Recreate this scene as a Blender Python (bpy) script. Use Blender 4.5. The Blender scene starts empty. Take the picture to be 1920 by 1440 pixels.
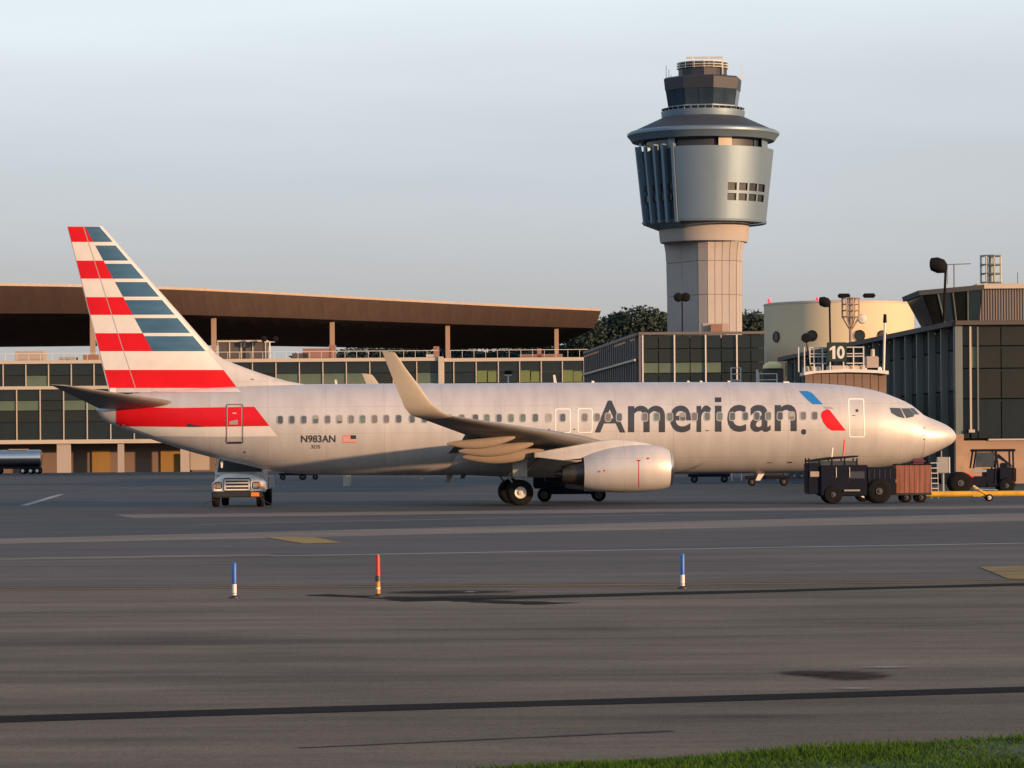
import bpy, bmesh, math, random
from mathutils import Vector, Matrix
import numpy as np
random.seed(7)
SC = bpy.context.scene
COL = SC.collection
R = math.radians

# ------------------------------------------------------------------ camera
F, H, HOR = 6345.0, 2.13, 136.0          # focal length in photo pixels, eye height, horizon below centre
ROLL = R(0.43)
cam = bpy.data.cameras.new('camera'); camo = bpy.data.objects.new('camera', cam); COL.objects.link(camo)
cam.sensor_width = 36; cam.lens = F / 1920 * 36
cam.shift_y = HOR / 1920
cam.clip_start = 0.5; cam.clip_end = 20000
camo.matrix_world = Matrix.Translation((0, 0, H)) @ Matrix.Rotation(R(90), 4, 'X') @ Matrix.Rotation(-ROLL, 4, 'Z')
SC.camera = camo

# ------------------------------------------------------------------ light
SUN_EL, SUN_AZ = R(8), R(56)             # azimuth measured from -Y towards +X
world = bpy.data.worlds.new('World'); SC.world = world; world.use_nodes = True
nt = world.node_tree; N = nt.nodes; L = nt.links
bg = N['Background']; bg.inputs['Strength'].default_value = 0.1
sky = N.new('ShaderNodeTexSky'); sky.sky_type = 'NISHITA'; sky.sun_disc = False
sky.sun_elevation = SUN_EL; sky.sun_rotation = math.pi - SUN_AZ
sky.air_density = 1.6; sky.dust_density = 3.0
tc = N.new('ShaderNodeTexCoord'); sx = N.new('ShaderNodeSeparateXYZ'); L.new(tc.outputs['Generated'], sx.inputs[0])
nz = N.new('ShaderNodeTexNoise'); nz.inputs['Scale'].default_value = 3.0; nz.inputs['Detail'].default_value = 5
mp = N.new('ShaderNodeMapping'); mp.inputs['Scale'].default_value = (1, 1, 7)
L.new(tc.outputs['Generated'], mp.inputs[0]); L.new(mp.outputs[0], nz.inputs['Vector'])
ma = N.new('ShaderNodeMath'); ma.operation = 'MULTIPLY_ADD'; L.new(nz.outputs['Fac'], ma.inputs[0]); ma.inputs[1].default_value = 0.07
L.new(sx.outputs['Z'], ma.inputs[2])
rp = N.new('ShaderNodeValToRGB'); L.new(ma.outputs[0], rp.inputs[0])
cr = rp.color_ramp
cr.elements[0].position = 0.0; cr.elements[0].color = (0.40, 0.40, 0.40, 1)
cr.elements[1].position = 1.0; cr.elements[1].color = (0.17, 0.25, 0.40, 1)
for p, c in ((0.035, (0.48, 0.475, 0.465, 1)), (0.085, (0.495, 0.51, 0.53, 1)), (0.123, (0.57, 0.63, 0.695, 1)), (0.17, (0.77, 0.86, 0.94, 1)), (0.32, (0.64, 0.75, 0.86, 1)), (0.6, (0.34, 0.46, 0.64, 1))):
    e = cr.elements.new(p); e.color = c
sc_ = N.new('ShaderNodeVectorMath'); sc_.operation = 'SCALE'; sc_.inputs['Scale'].default_value = 8.7
L.new(rp.outputs['Color'], sc_.inputs[0])
mx = N.new('ShaderNodeMix'); mx.data_type = 'RGBA'; mx.inputs['Factor'].default_value = 0.85
L.new(sky.outputs[0], mx.inputs['A']); L.new(sc_.outputs[0], mx.inputs['B']); L.new(mx.outputs['Result'], bg.inputs['Color'])
sun = bpy.data.lights.new('sun', 'SUN'); suno = bpy.data.objects.new('sun', sun); COL.objects.link(suno)
sun.energy = 5.0; sun.angle = R(1.2); sun.color = (1.0, 0.58, 0.30)
sd = Vector((math.sin(SUN_AZ) * math.cos(SUN_EL), -math.cos(SUN_AZ) * math.cos(SUN_EL), math.sin(SUN_EL)))
suno.rotation_euler = sd.to_track_quat('Z', 'Y').to_euler()
SC.view_settings.view_transform = 'Standard'; SC.view_settings.look = 'None'
SC.view_settings.exposure = 0.38; SC.view_settings.gamma = 1.0

# ------------------------------------------------------------------ pixel helpers (used to measure positions)
def ray(px, py):
    u, v = px - 960, 720 - py + HOR
    c, s = math.cos(ROLL), math.sin(ROLL)
    return Vector(((u * c + v * s) / F, 1.0, (-u * s + v * c) / F))
def P(px, py, D):
    return Vector((0, 0, H)) + ray(px, py) * D
def G(px, py):
    r = ray(px, py); return Vector((0, 0, H)) + r * (-H / r.z)
def X(px, py, D): return P(px, py, D).x
def Z(px, py, D): return P(px, py, D).z

# ------------------------------------------------------------------ materials
MATS = {}
def mat(name, col, rough=0.6, metal=0.0, var=0.12, scale=1.5, stretch=(1, 1, 1), bump=0.0, spec=0.5, dark=None, coat=0.0, alpha=None, emit=None):
    if name in MATS: return MATS[name]
    m = bpy.data.materials.new(name); m.use_nodes = True
    t = m.node_tree; b = t.nodes['Principled BSDF']
    b.inputs['Roughness'].default_value = rough; b.inputs['Metallic'].default_value = metal
    b.inputs['Specular IOR Level'].default_value = spec
    b.inputs['Coat Weight'].default_value = coat; b.inputs['Coat Roughness'].default_value = 0.08
    co = t.nodes.new('ShaderNodeTexCoord'); mpp = t.nodes.new('ShaderNodeMapping'); mpp.inputs['Scale'].default_value = stretch
    t.links.new(co.outputs['Object'], mpp.inputs[0])
    n = t.nodes.new('ShaderNodeTexNoise'); n.inputs['Scale'].default_value = scale; n.inputs['Detail'].default_value = 6; n.inputs['Roughness'].default_value = 0.6
    t.links.new(mpp.outputs[0], n.inputs['Vector'])
    r = t.nodes.new('ShaderNodeValToRGB'); r.color_ramp.elements[0].position = 0.28; r.color_ramp.elements[1].position = 0.72
    d = dark or tuple(c * (1 - var) for c in col)
    u = tuple(min(1, c * (1 + var)) for c in col) if not dark else col
    r.color_ramp.elements[0].color = (*d, 1); r.color_ramp.elements[1].color = (*u, 1)
    t.links.new(n.outputs['Fac'], r.inputs[0]); t.links.new(r.outputs[0], b.inputs['Base Color'])
    if bump:
        n2 = t.nodes.new('ShaderNodeTexNoise'); n2.inputs['Scale'].default_value = scale * 12; n2.inputs['Detail'].default_value = 4
        t.links.new(mpp.outputs[0], n2.inputs['Vector'])
        bp = t.nodes.new('ShaderNodeBump'); bp.inputs['Strength'].default_value = bump; bp.inputs['Distance'].default_value = 0.02
        t.links.new(n2.outputs['Fac'], bp.inputs['Height']); t.links.new(bp.outputs[0], b.inputs['Normal'])
    if emit:
        b.inputs['Emission Color'].default_value = (*emit[0], 1); b.inputs['Emission Strength'].default_value = emit[1]
    MATS[name] = m; return m

M = dict(
    silver=mat('silver_mica_paint', (0.55, 0.54, 0.535), 0.46, 0.25, 0.03, 0.8, bump=0.0, coat=0.05),
    white=mat('white_paint', (0.68, 0.665, 0.64), 0.35, 0, 0.05, 2, coat=0.3),
    red=mat('red_paint', (0.60, 0.006, 0.014), 0.42, 0, 0.08, 1.2, spec=0.3),
    blue=mat('navy_stripe_paint', (0.035, 0.11, 0.20), 0.35, 0, 0.25, 0.7, (1, 1, 5), coat=0.3),
    logoblue=mat('bright_blue_paint', (0.02, 0.19, 0.52), 0.35, 0, 0.05, 2),
    letter=mat('charcoal_lettering', (0.040, 0.046, 0.060), 0.4, 0, 0.08, 2),
    logogrey=mat('grey_beak_paint', (0.33, 0.32, 0.33), 0.4, 0, 0.05, 2),
    winggrey=mat('wing_grey_paint', (0.20, 0.195, 0.195), 0.5, 0.1, 0.12, 1.5, (1, 3, 1)),
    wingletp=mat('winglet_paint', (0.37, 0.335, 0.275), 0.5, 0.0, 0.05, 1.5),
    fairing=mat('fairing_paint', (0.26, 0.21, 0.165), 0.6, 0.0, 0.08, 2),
    metal=mat('bare_metal', (0.60, 0.58, 0.55), 0.25, 1.0, 0.08, 3),
    darkmetal=mat('dark_burnt_metal', (0.09, 0.085, 0.075), 0.45, 0.8, 0.25, 3),
    strut=mat('gear_strut_metal', (0.36, 0.35, 0.32), 0.4, 0.4, 0.15, 3),
    tyre=mat('tyre_rubber', (0.010, 0.010, 0.011), 0.9, 0, 0.25, 6, spec=0.15),
    rim=mat('wheel_rim_paint', (0.62, 0.58, 0.52), 0.45, 0.1, 0.15, 6),
    pane=mat('cabin_window_pane', (0.085, 0.10, 0.105), 0.12, 0, 0.3, 1.1),
    paneblind=mat('cabin_window_blind', (0.30, 0.29, 0.25), 0.35, 0, 0.2, 2),
    frame=mat('cabin_window_frame', (0.50, 0.48, 0.45), 0.35, 0.5, 0.05, 2),
    glassdark=mat('cockpit_glass', (0.06, 0.07, 0.08), 0.06, 0, 0.2, 1, spec=0.8),
    black=mat('black_paint', (0.02, 0.02, 0.022), 0.5, 0, 0.2, 3),
)

def skin_seams(m):
    t = m.node_tree; b = t.nodes['Principled BSDF']; src = b.inputs['Base Color'].links[0].from_socket
    co = t.nodes.new('ShaderNodeTexCoord'); sp = t.nodes.new('ShaderNodeSeparateXYZ'); t.links.new(co.outputs['Object'], sp.inputs[0])
    def M_(op, a, bb=None, c=None):
        n = t.nodes.new('ShaderNodeMath'); n.operation = op
        for k, v in enumerate((a, bb, c)):
            if v is None: continue
            if hasattr(v, 'links'): t.links.new(v, n.inputs[k])
            else: n.inputs[k].default_value = v
        return n.outputs[0]
    fx = M_('FRACT', M_('MULTIPLY_ADD', sp.outputs['X'], 1 / 2.54, 100.3)); lx_ = M_('LESS_THAN', fx, 0.011)
    fz = M_('FRACT', M_('MULTIPLY_ADD', sp.outputs['Z'], 1 / 1.17, 10.28)); lz_ = M_('LESS_THAN', fz, 0.018)
    line = M_('MAXIMUM', lx_, lz_)
    n = t.nodes.new('ShaderNodeTexNoise'); n.inputs['Scale'].default_value = 1.0; n.inputs['Detail'].default_value = 6
    mp_ = t.nodes.new('ShaderNodeMapping'); mp_.inputs['Scale'].default_value = (2.2, 1, .35); t.links.new(co.outputs['Object'], mp_.inputs[0]); t.links.new(mp_.outputs[0], n.inputs['Vector'])
    mr = t.nodes.new('ShaderNodeMapRange'); mr.inputs['From Min'].default_value = .35; mr.inputs['From Max'].default_value = .7; mr.inputs['To Min'].default_value = 1.03; mr.inputs['To Max'].default_value = .90; t.links.new(n.outputs['Fac'], mr.inputs[0])
    k = M_('MULTIPLY', mr.outputs[0], M_('MULTIPLY_ADD', line, -.16, 1.0))
    v = t.nodes.new('ShaderNodeVectorMath'); v.operation = 'SCALE'; t.links.new(src, v.inputs[0]); t.links.new(k, v.inputs['Scale']); t.links.new(v.outputs[0], b.inputs['Base Color'])
skin_seams(M['silver'])

# ------------------------------------------------------------------ mesh helpers
class MB:
    def __init__(s): s.v = []; s.f = []
    def add(s, vs, fs):
        o = len(s.v); s.v += [tuple(v) for v in vs]; s.f += [tuple(i + o for i in f) for f in fs]; return s
    def box(s, a, b):
        x0, y0, z0 = a; x1, y1, z1 = b
        return s.add([(x0,y0,z0),(x1,y0,z0),(x1,y1,z0),(x0,y1,z0),(x0,y0,z1),(x1,y0,z1),(x1,y1,z1),(x0,y1,z1)],
                     [(0,3,2,1),(4,5,6,7),(0,1,5,4),(1,2,6,5),(2,3,7,6),(3,0,4,7)])
    def bbox(s, a, b, w=0.03):                        # box with bevelled edges (chamfered hull)
        bm = bmesh.new(); bmesh.ops.create_cube(bm, size=1)
        c = [(a[i] + b[i]) / 2 for i in range(3)]; d = [abs(b[i] - a[i]) for i in range(3)]
        for v in bm.verts: v.co = Vector((c[0] + v.co.x * d[0], c[1] + v.co.y * d[1], c[2] + v.co.z * d[2]))
        bmesh.ops.bevel(bm, geom=list(bm.edges), offset=min(w, min(d) * 0.4), segments=2, affect='EDGES')
        bm.verts.index_update()
        s.add([v.co.copy() for v in bm.verts], [[v.index for v in f.verts] for f in bm.faces]); bm.free(); return s
    def tube(s, p, q, r, r2=None, n=10):
        p, q = Vector(p), Vector(q); r2 = r if r2 is None else r2
        d = (q - p).normalized(); a = d.orthogonal().normalized(); b = d.cross(a)
        vs = []
        for c, rr in ((p, r), (q, r2)):
            for k in range(n):
                t = 2 * math.pi * k / n; vs.append(c + (a * math.cos(t) + b * math.sin(t)) * rr)
        fs = [(k, (k + 1) % n, n + (k + 1) % n, n + k) for k in range(n)]
        fs += [tuple(reversed(range(n))), tuple(range(n, 2 * n))]
        return s.add(vs, fs)
    def prism(s, poly, axis, a, b):                   # poly 2D extruded along axis
        n = len(poly)
        def mk(p, t):
            return {'x': (t, p[0], p[1]), 'y': (p[0], t, p[1]), 'z': (p[0], p[1], t)}[axis]
        vs = [mk(p, a) for p in poly] + [mk(p, b) for p in poly]
        fs = [(k, (k + 1) % n, n + (k + 1) % n, n + k) for k in range(n)] + [tuple(reversed(range(n))), tuple(range(n, 2 * n))]
        return s.add(vs, fs)
    def lathe(s, prof, c=(0, 0, 0), axis='z', n=32, a0=0, a1=2 * math.pi, cap=True):   # prof: (r, h)
        full = abs(a1 - a0 - 2 * math.pi) < 1e-6
        m = n if full else n + 1; vs = []
        for r, h in prof:
            for k in range(m):
                t = a0 + (a1 - a0) * k / n; x, y = r * math.cos(t), r * math.sin(t)
                if axis == 'z': vs.append((c[0] + x, c[1] + y, c[2] + h))
                elif axis == 'y': vs.append((c[0] + x, c[1] + h, c[2] + y))
                else: vs.append((c[0] + h, c[1] + x, c[2] + y))
        fs = []
        for j in range(len(prof) - 1):
            for k in range(n):
                k2 = (k + 1) % m
                fs.append((j * m + k, j * m + k2, (j + 1) * m + k2, (j + 1) * m + k))
        if cap and full:
            fs.append(tuple(reversed(range(m)))); o = (len(prof) - 1) * m; fs.append(tuple(range(o, o + m)))
        return s.add(vs, fs)
    def rings(s, rings, cap=True):
        n = len(rings[0]); vs = [v for r in rings for v in r]
        fs = [(j * n + k, j * n + (k + 1) % n, (j + 1) * n + (k + 1) % n, (j + 1) * n + k) for j in range(len(rings) - 1) for k in range(n)]
        if cap:
            fs.append(tuple(reversed(range(n)))); o = (len(rings) - 1) * n; fs.append(tuple(range(o, o + n)))
        return s.add(vs, fs)
    def build(s, name, m, parent=None, smooth=False, off=None, **props):
        me = bpy.data.meshes.new(name); me.from_pydata(s.v, [], s.f)
        bm = bmesh.new(); bm.from_mesh(me); bmesh.ops.recalc_face_normals(bm, faces=bm.faces); bm.to_mesh(me); bm.free()
        if off is not None: me.transform(Matrix.Translation(-Vector(off)))
        me.materials.append(m)
        o = bpy.data.objects.new(name, me); COL.objects.link(o)
        if parent is not None: o.parent = parent
        if smooth:
            me.polygons.foreach_set('use_smooth', [True] * len(me.polygons))
            try: me.set_sharp_from_angle(angle=R(smooth if smooth > 1 else 40))
            except Exception: pass
        for k, v in props.items(): o[k] = v
        return o

def thing(name, label, cat, loc=(0, 0, 0), rz=0, group=None):
    o = bpy.data.objects.new(name, None); COL.objects.link(o)
    o.location = loc; o.rotation_euler = (0, 0, rz); o.empty_display_size = 0.5
    o['label'] = label; o['category'] = cat
    if group: o['group'] = group
    return o
def tag(o, label, cat, group=None):
    o['label'] = label; o['category'] = cat
    if group: o['group'] = group
    return o
_UC = {}
def piece(name, m, parent, c, d, rot=(0, 0, 0)):      # a box sharing one mesh per material
    if m.name not in _UC:
        b = MB().box((-.5, -.5, -.5), (.5, .5, .5)); me = bpy.data.meshes.new('block_' + m.name)
        me.from_pydata(b.v, [], b.f); me.materials.append(m); _UC[m.name] = me
    o = bpy.data.objects.new(name, _UC[m.name]); COL.objects.link(o); o.parent = parent
    o.location = c; o.scale = d; o.rotation_euler = rot
    return o
def copy_tree(o, parent=None):
    c = o.copy(); COL.objects.link(c); c.parent = parent
    for ch in o.children: copy_tree(ch, c)
    return c

# ================================================================== GROUND
def gmat(name, c1, c2, streak=(0.02, 0.35, 1), rough=0.85, spec=0.2, fine=0.35, patch=None):
    m = bpy.data.materials.new(name); m.use_nodes = True; t = m.node_tree; b = t.nodes['Principled BSDF']
    b.inputs['Roughness'].default_value = rough; b.inputs['Specular IOR Level'].default_value = spec
    co = t.nodes.new('ShaderNodeTexCoord')
    def noise(sc, st, det=5):
        mpp = t.nodes.new('ShaderNodeMapping'); mpp.inputs['Scale'].default_value = st; t.links.new(co.outputs['Object'], mpp.inputs[0])
        n = t.nodes.new('ShaderNodeTexNoise'); n.inputs['Scale'].default_value = sc; n.inputs['Detail'].default_value = det; n.inputs['Roughness'].default_value = 0.62
        t.links.new(mpp.outputs[0], n.inputs['Vector']); return n
    a = noise(1, streak); bb = noise(0.08, (1, 1, 1)); f = noise(9, (1, 1, 1), 3); sp = noise(1.0, (0.12, 1.1, 1), 6)
    add = t.nodes.new('ShaderNodeMath'); add.operation = 'ADD'; t.links.new(a.outputs['Fac'], add.inputs[0]); t.links.new(bb.outputs['Fac'], add.inputs[1])
    add2 = t.nodes.new('ShaderNodeMath'); add2.operation = 'MULTIPLY_ADD'; t.links.new(sp.outputs['Fac'], add2.inputs[0]); add2.inputs[1].default_value = 0.6; t.links.new(add.outputs[0], add2.inputs[2])
    mr = t.nodes.new('ShaderNodeMapRange'); mr.inputs['From Min'].default_value = 1.05; mr.inputs['From Max'].default_value = 1.52; t.links.new(add2.outputs[0], mr.inputs[0])
    mixc = t.nodes.new('ShaderNodeMix'); mixc.data_type = 'RGBA'; t.links.new(mr.outputs[0], mixc.inputs['Factor'])
    mixc.inputs['A'].default_value = (*c1, 1); mixc.inputs['B'].default_value = (*c2, 1)
    mf = t.nodes.new('ShaderNodeMapRange'); mf.inputs['To Min'].default_value = 1 - fine; mf.inputs['To Max'].default_value = 1 + fine; t.links.new(f.outputs['Fac'], mf.inputs[0])
    f2 = noise(34, (1, 1, 1), 4); mf2 = t.nodes.new('ShaderNodeMapRange'); mf2.inputs['From Min'].default_value = .3; mf2.inputs['From Max'].default_value = .7; mf2.inputs['To Min'].default_value = .62; mf2.inputs['To Max'].default_value = 1.38; t.links.new(f2.outputs['Fac'], mf2.inputs[0])
    f3 = noise(1.3, (.5, 1.6, 1), 8); mf3 = t.nodes.new('ShaderNodeMapRange'); mf3.inputs['From Min'].default_value = .3; mf3.inputs['From Max'].default_value = .7; mf3.inputs['To Min'].default_value = .80; mf3.inputs['To Max'].default_value = 1.2; t.links.new(f3.outputs['Fac'], mf3.inputs[0])
    mm = t.nodes.new('ShaderNodeMath'); mm.operation = 'MULTIPLY'; t.links.new(mf.outputs[0], mm.inputs[0]); t.links.new(mf2.outputs[0], mm.inputs[1])
    mm2 = t.nodes.new('ShaderNodeMath'); mm2.operation = 'MULTIPLY'; t.links.new(mm.outputs[0], mm2.inputs[0]); t.links.new(mf3.outputs[0], mm2.inputs[1])
    vm = t.nodes.new('ShaderNodeVectorMath'); vm.operation = 'SCALE'; t.links.new(mixc.outputs['Result'], vm.inputs[0]); t.links.new(mm2.outputs[0], vm.inputs['Scale'])
    t.links.new(vm.outputs[0], b.inputs['Base Color'])
    bp = t.nodes.new('ShaderNodeBump'); bp.inputs['Strength'].default_value = 0.25; bp.inputs['Distance'].default_value = 0.01
    t.links.new(f.outputs['Fac'], bp.inputs['Height']); t.links.new(bp.outputs[0], b.inputs['Normal'])
    return m
M['apron'] = gmat('apron_asphalt', (0.030, 0.037, 0.044), (0.070, 0.075, 0.079))
M['road'] = gmat('service_road_asphalt', (0.050, 0.046, 0.044), (0.092, 0.085, 0.080))
M['shoulder'] = gmat('shoulder_asphalt', (0.066, 0.056, 0.048), (0.124, 0.106, 0.092))
M['taxi'] = gmat('taxiway_asphalt', (0.072, 0.054, 0.037), (0.170, 0.134, 0.094), streak=(0.03, 0.5, 1))
M['conc'] = gmat('pale_concrete', (0.13, 0.11, 0.092), (0.22, 0.185, 0.15))
M['tar'] = gmat('tar_seal', (0.010, 0.010, 0.011), (0.018, 0.017, 0.017), rough=0.95, spec=0.05)
M['wpaint'] = gmat('worn_white_line', (0.16, 0.17, 0.18), (0.42, 0.42, 0.40), streak=(0.3, 2, 1))
M['ypaint'] = gmat('worn_yellow_line', (0.14, 0.105, 0.045), (0.36, 0.23, 0.055), streak=(0.3, 2, 1))
M['oil'] = gmat('oil_stain', (0.022, 0.018, 0.018), (0.05, 0.04, 0.038), streak=(0.6, 2.5, 1))

LEVEL = {}
def sheet(name, pts, m, z, kind='structure'):
    b = MB(); n = len(pts); b.add([(p[0], p[1], z) for p in pts], [tuple(range(n))])
    o = b.build(name, m); o['kind'] = kind
    for p in o.data.polygons:
        if p.normal.z < 0: p.flip()
    return o
sheet('ground', [(-4000, -500), (4000, -500), (4000, 9000), (-4000, 9000)], M['apron'], 0)
def pline(a, b):                                      # straight line in the photo, as a function of pixel x
    k = (b[1] - a[1]) / (b[0] - a[0]); return lambda px: a[1] + k * (px - a[0])
def band(name, lo, hi, m, z, x0=-1800, x1=3700):
    a, b, c, d = G(x0, lo(x0)), G(x1, lo(x1)), G(x1, hi(x1)), G(x0, hi(x0)); return sheet(name, [v[:2] for v in (a, b, c, d)], m, z)
yl = pline((0, 1104), (1920, 1089)); wl = pline((0, 1051), (1920, 1020))
yfar = pline((0, 1020), (1920, 977)); yfar2 = pline((0, 1010), (1920, 962))
_ga, _gb = G(860, 1444), G(1920, 1380)
ygrass = lambda x: _ga.y - .35 + (_gb.y - _ga.y) / (_gb.x - _ga.x) * (x - _ga.x)
_l, _r = G(-1800, yl(-1800)), G(3700, yl(3700))
sheet('taxiway', [(-90, -60), (90, -60), (_r.x, _r.y), (_l.x, _l.y)], M['taxi'], 0.004)
band('taxiway_shoulder', yl, wl, M['shoulder'], 0.004)
band('service_road', wl, yfar, M['road'], 0.004)
band('concrete_strip', yfar, yfar2, M['conc'], 0.004)
def strip(name, a, b, w0, w1, m, z, ext=0.0, wav=0):  # painted line or seam through photo points
    p, q = G(*a), G(*b); d = (q - p); d.normalize(); p = p - d * ext; q = q + d * ext
    n = Vector((-d.y, d.x, 0)); k = 24; up = []; dn = []
    for i in range(k + 1):
        t = i / k; c = p.lerp(q, t); w = (w0 + (w1 - w0) * t) / 2
        up.append(c + n * (w * (1 + wav * random.uniform(-1, 1)))); dn.append(c - n * (w * (1 + wav * random.uniform(-1, 1))))
    b_ = MB(); b_.add([(v.x, v.y, z) for v in up + dn], [(i, i + 1, k + 2 + i, k + 1 + i) for i in range(k)])
    o = b_.build(name, m); o['kind'] = 'structure'
    for f in o.data.polygons:
        if f.normal.z < 0: f.flip()
    return o
strip('tar_seam', (0, 1350), (1920, 1294), 0.72, 0.62, M['tar'], 0.008, 12, 0.12)
strip('tar_seam', (590, 1116), (1045, 1133), 0.5, 0.75, M['tar'], 0.008, 0, 0.3)
strip('tar_seam', (740, 1127), (2200, 1089), 0.9, 0.9, M['tar'], 0.0084, 0, 0.15)
strip('tar_seam', (560, 1404), (1260, 1372), 0.05, 0.10, M['oil'], 0.008, 0, 0.5)
strip('yellow_line', (0, 1103.6), (1920, 1088.6), 0.16, 0.16, M['ypaint'], 0.012, 10, 0.1)
strip('yellow_line', (0, 1107.2), (1920, 1092), 0.16, 0.16, M['ypaint'], 0.012, 10, 0.1)
strip('white_line', (510, 1043), (1920, 1019), 0.45, 0.45, M['wpaint'], 0.0085, 0, 0.1)
strip('pale_patch_strip', (-200, 1052), (512, 1041), 1.6, 1.5, M['conc'], 0.0084, 0, 0.1)
strip('white_line', (365, 984), (1250, 965), 0.9, 0.6, M['conc'], 0.008, 0, 0.2)
strip('pale_patch_strip', (230, 968), (2100, 948), 8, 6, M['conc'], 0.0044, 0, 0.1)
strip('white_line', (45, 948), (115, 927), 0.4, 0.4, M['wpaint'], 0.008, 0, 0.1)
strip('white_line', (0, 946), (170, 944), 0.5, 0.5, M['conc'], 0.0086, 0, 0.1)
def gpoly(name, px, m, z): return sheet(name, [G(*p)[:2] for p in px], m, z)
gpoly('yellow_marking', [(498, 1008), (590, 1008), (640, 1018), (570, 1020)], M['ypaint'], 0.0125)
gpoly('yellow_marking', [(1836, 1064), (1990, 1061), (1990, 1090), (1890, 1086)], M['ypaint'], 0.0125)
def soft_mat(name, c, edge=0.5, amt=1.0):
    m = bpy.data.materials.new(name); m.use_nodes = True; t = m.node_tree; b = t.nodes['Principled BSDF']
    b.inputs['Base Color'].default_value = (*c, 1); b.inputs['Roughness'].default_value = .9; b.inputs['Specular IOR Level'].default_value = .1
    co = t.nodes.new('ShaderNodeTexCoord'); ln = t.nodes.new('ShaderNodeVectorMath'); ln.operation = 'LENGTH'; t.links.new(co.outputs['Object'], ln.inputs[0])
    mpp = t.nodes.new('ShaderNodeMapping'); mpp.inputs['Scale'].default_value = (1, 3.5, 1); t.links.new(co.outputs['Object'], mpp.inputs[0])
    n = t.nodes.new('ShaderNodeTexNoise'); n.inputs['Scale'].default_value = 2.2; n.inputs['Detail'].default_value = 7; n.inputs['Roughness'].default_value = .7; t.links.new(mpp.outputs[0], n.inputs['Vector'])
    a = t.nodes.new('ShaderNodeMath'); a.operation = 'MULTIPLY_ADD'; t.links.new(n.outputs['Fac'], a.inputs[0]); a.inputs[1].default_value = 1.6
    q = t.nodes.new('ShaderNodeMath'); q.operation = 'MULTIPLY'; t.links.new(ln.outputs['Value'], q.inputs[0]); q.inputs[1].default_value = -1.0; t.links.new(q.outputs[0], a.inputs[2])
    mr = t.nodes.new('ShaderNodeMapRange'); mr.inputs['From Min'].default_value = .05; mr.inputs['From Max'].default_value = .05 + edge; mr.inputs['To Max'].default_value = amt; t.links.new(a.outputs[0], mr.inputs[0])
    t.links.new(mr.outputs[0], b.inputs['Alpha']); return m
SM = dict(oil=soft_mat('oil_stain_soft', (.030, .014, .012), .35, .9), pale=soft_mat('pale_scuff', (.30, .29, .27), .5, .7), conc=soft_mat('worn_concrete_scuff', (.14, .125, .11), .5, .8), tar=soft_mat('tar_scuff', (.012, .012, .012), .4, .95))
def blob(name, px, py, rx, ry, m, z):
    c = G(px, py); n = 28; me = bpy.data.meshes.new(name); me.from_pydata([(1.2 * math.cos(2 * math.pi * k / n), 1.2 * math.sin(2 * math.pi * k / n), 0) for k in range(n)], [], [tuple(range(n))])
    me.materials.append(m); o = bpy.data.objects.new(name, me); COL.objects.link(o); o.location = (c.x, c.y, z); o.scale = (rx, ry, 1); o['kind'] = 'structure'; return o
blob('oil_patch', 1590, 1268, 0.55, 1.0, SM['oil'], 0.0130)
blob('oil_patch', 1520, 1264, 0.45, 0.6, SM['oil'], 0.0134)
blob('worn_patch', 1400, 1345, 0.9, 0.5, soft_mat('worn_faint', (.045, .038, .034), 1.0, .35), 0.0130)
blob('tar_scuff', 840, 1111, 1.5, 1.0, SM['tar'], 0.0130)
blob('tar_scuff', 900, 1121, 1.6, 1.2, SM['tar'], 0.0134)
blob('pale_scuff', 882, 1111, 0.16, 0.5, SM['pale'], 0.0142)
blob('pale_scuff', 1600, 1293, 0.3, 0.25, SM['pale'], 0.0142)
blob('pale_scuff', 1660, 1253, 0.35, 0.3, SM['pale'], 0.0142)
blob('pale_scuff', 709, 1121, 0.3, 0.6, SM['conc'], 0.0138)
for px, py, rx, ry in ((300, 1200, 3, 2.4), (1100, 1180, 4, 3), (1700, 1170, 3, 3), (600, 1290, 2.4, 1.2), (1250, 1350, 2, .8), (200, 1390, 1.6, .6)):
    blob('worn_patch', px, py, rx, ry, SM['worn'] if 'worn' in SM else SM.setdefault('worn', soft_mat('worn_dark_asphalt', (.062, .052, .045), 1.2, .28)), 0.0126)

# grass verge
M['grass'] = mat('grass_blade', (0.040, 0.095, 0.006), 0.8, 0, 0.5, 1.6, spec=0.2)
M['soil'] = mat('verge_soil', (0.03, 0.06, 0.012), 0.9, 0, 0.4, 3)
sheet('grass_verge', [(-1.2, 10), (14, 10), (14, ygrass(14)), (-1.2, ygrass(-1.2))], M['soil'], 0.02)
rng = np.random.default_rng(3)
nb = 90000
bx_ = rng.uniform(-1.2, 9, nb); top = np.array([ygrass(v) for v in bx_]) + rng.normal(0, 0.10, nb)
by_ = top - rng.uniform(0, 1, nb) ** 1.3 * (top - 19.5)
ang = rng.uniform(0, 6.283, nb); hh = rng.uniform(0.025, 0.07, nb) * (1 + 0.5 * np.sin(bx_ * 2.1) * np.cos(by_ * 1.7)); ww = rng.uniform(0.004, 0.009, nb)
lx, ly = rng.normal(0, 0.035, nb), rng.normal(0, 0.035, nb)
V = np.empty((nb, 3, 3))
V[:, 0] = np.stack([bx_ - np.cos(ang) * ww, by_ - np.sin(ang) * ww, np.full(nb, 0.01)], 1)
V[:, 1] = np.stack([bx_ + np.cos(ang) * ww, by_ + np.sin(ang) * ww, np.full(nb, 0.01)], 1)
V[:, 2] = np.stack([bx_ + lx, by_ + ly, hh], 1)
me = bpy.data.meshes.new('grass'); me.from_pydata(V.reshape(-1, 3).tolist(), [], np.arange(nb * 3).reshape(-1, 3).tolist())
me.materials.append(M['grass']); go = bpy.data.objects.new('grass', me); COL.objects.link(go); go['kind'] = 'stuff'
go['label'] = 'bright green grass along the near edge of the taxiway'

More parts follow.
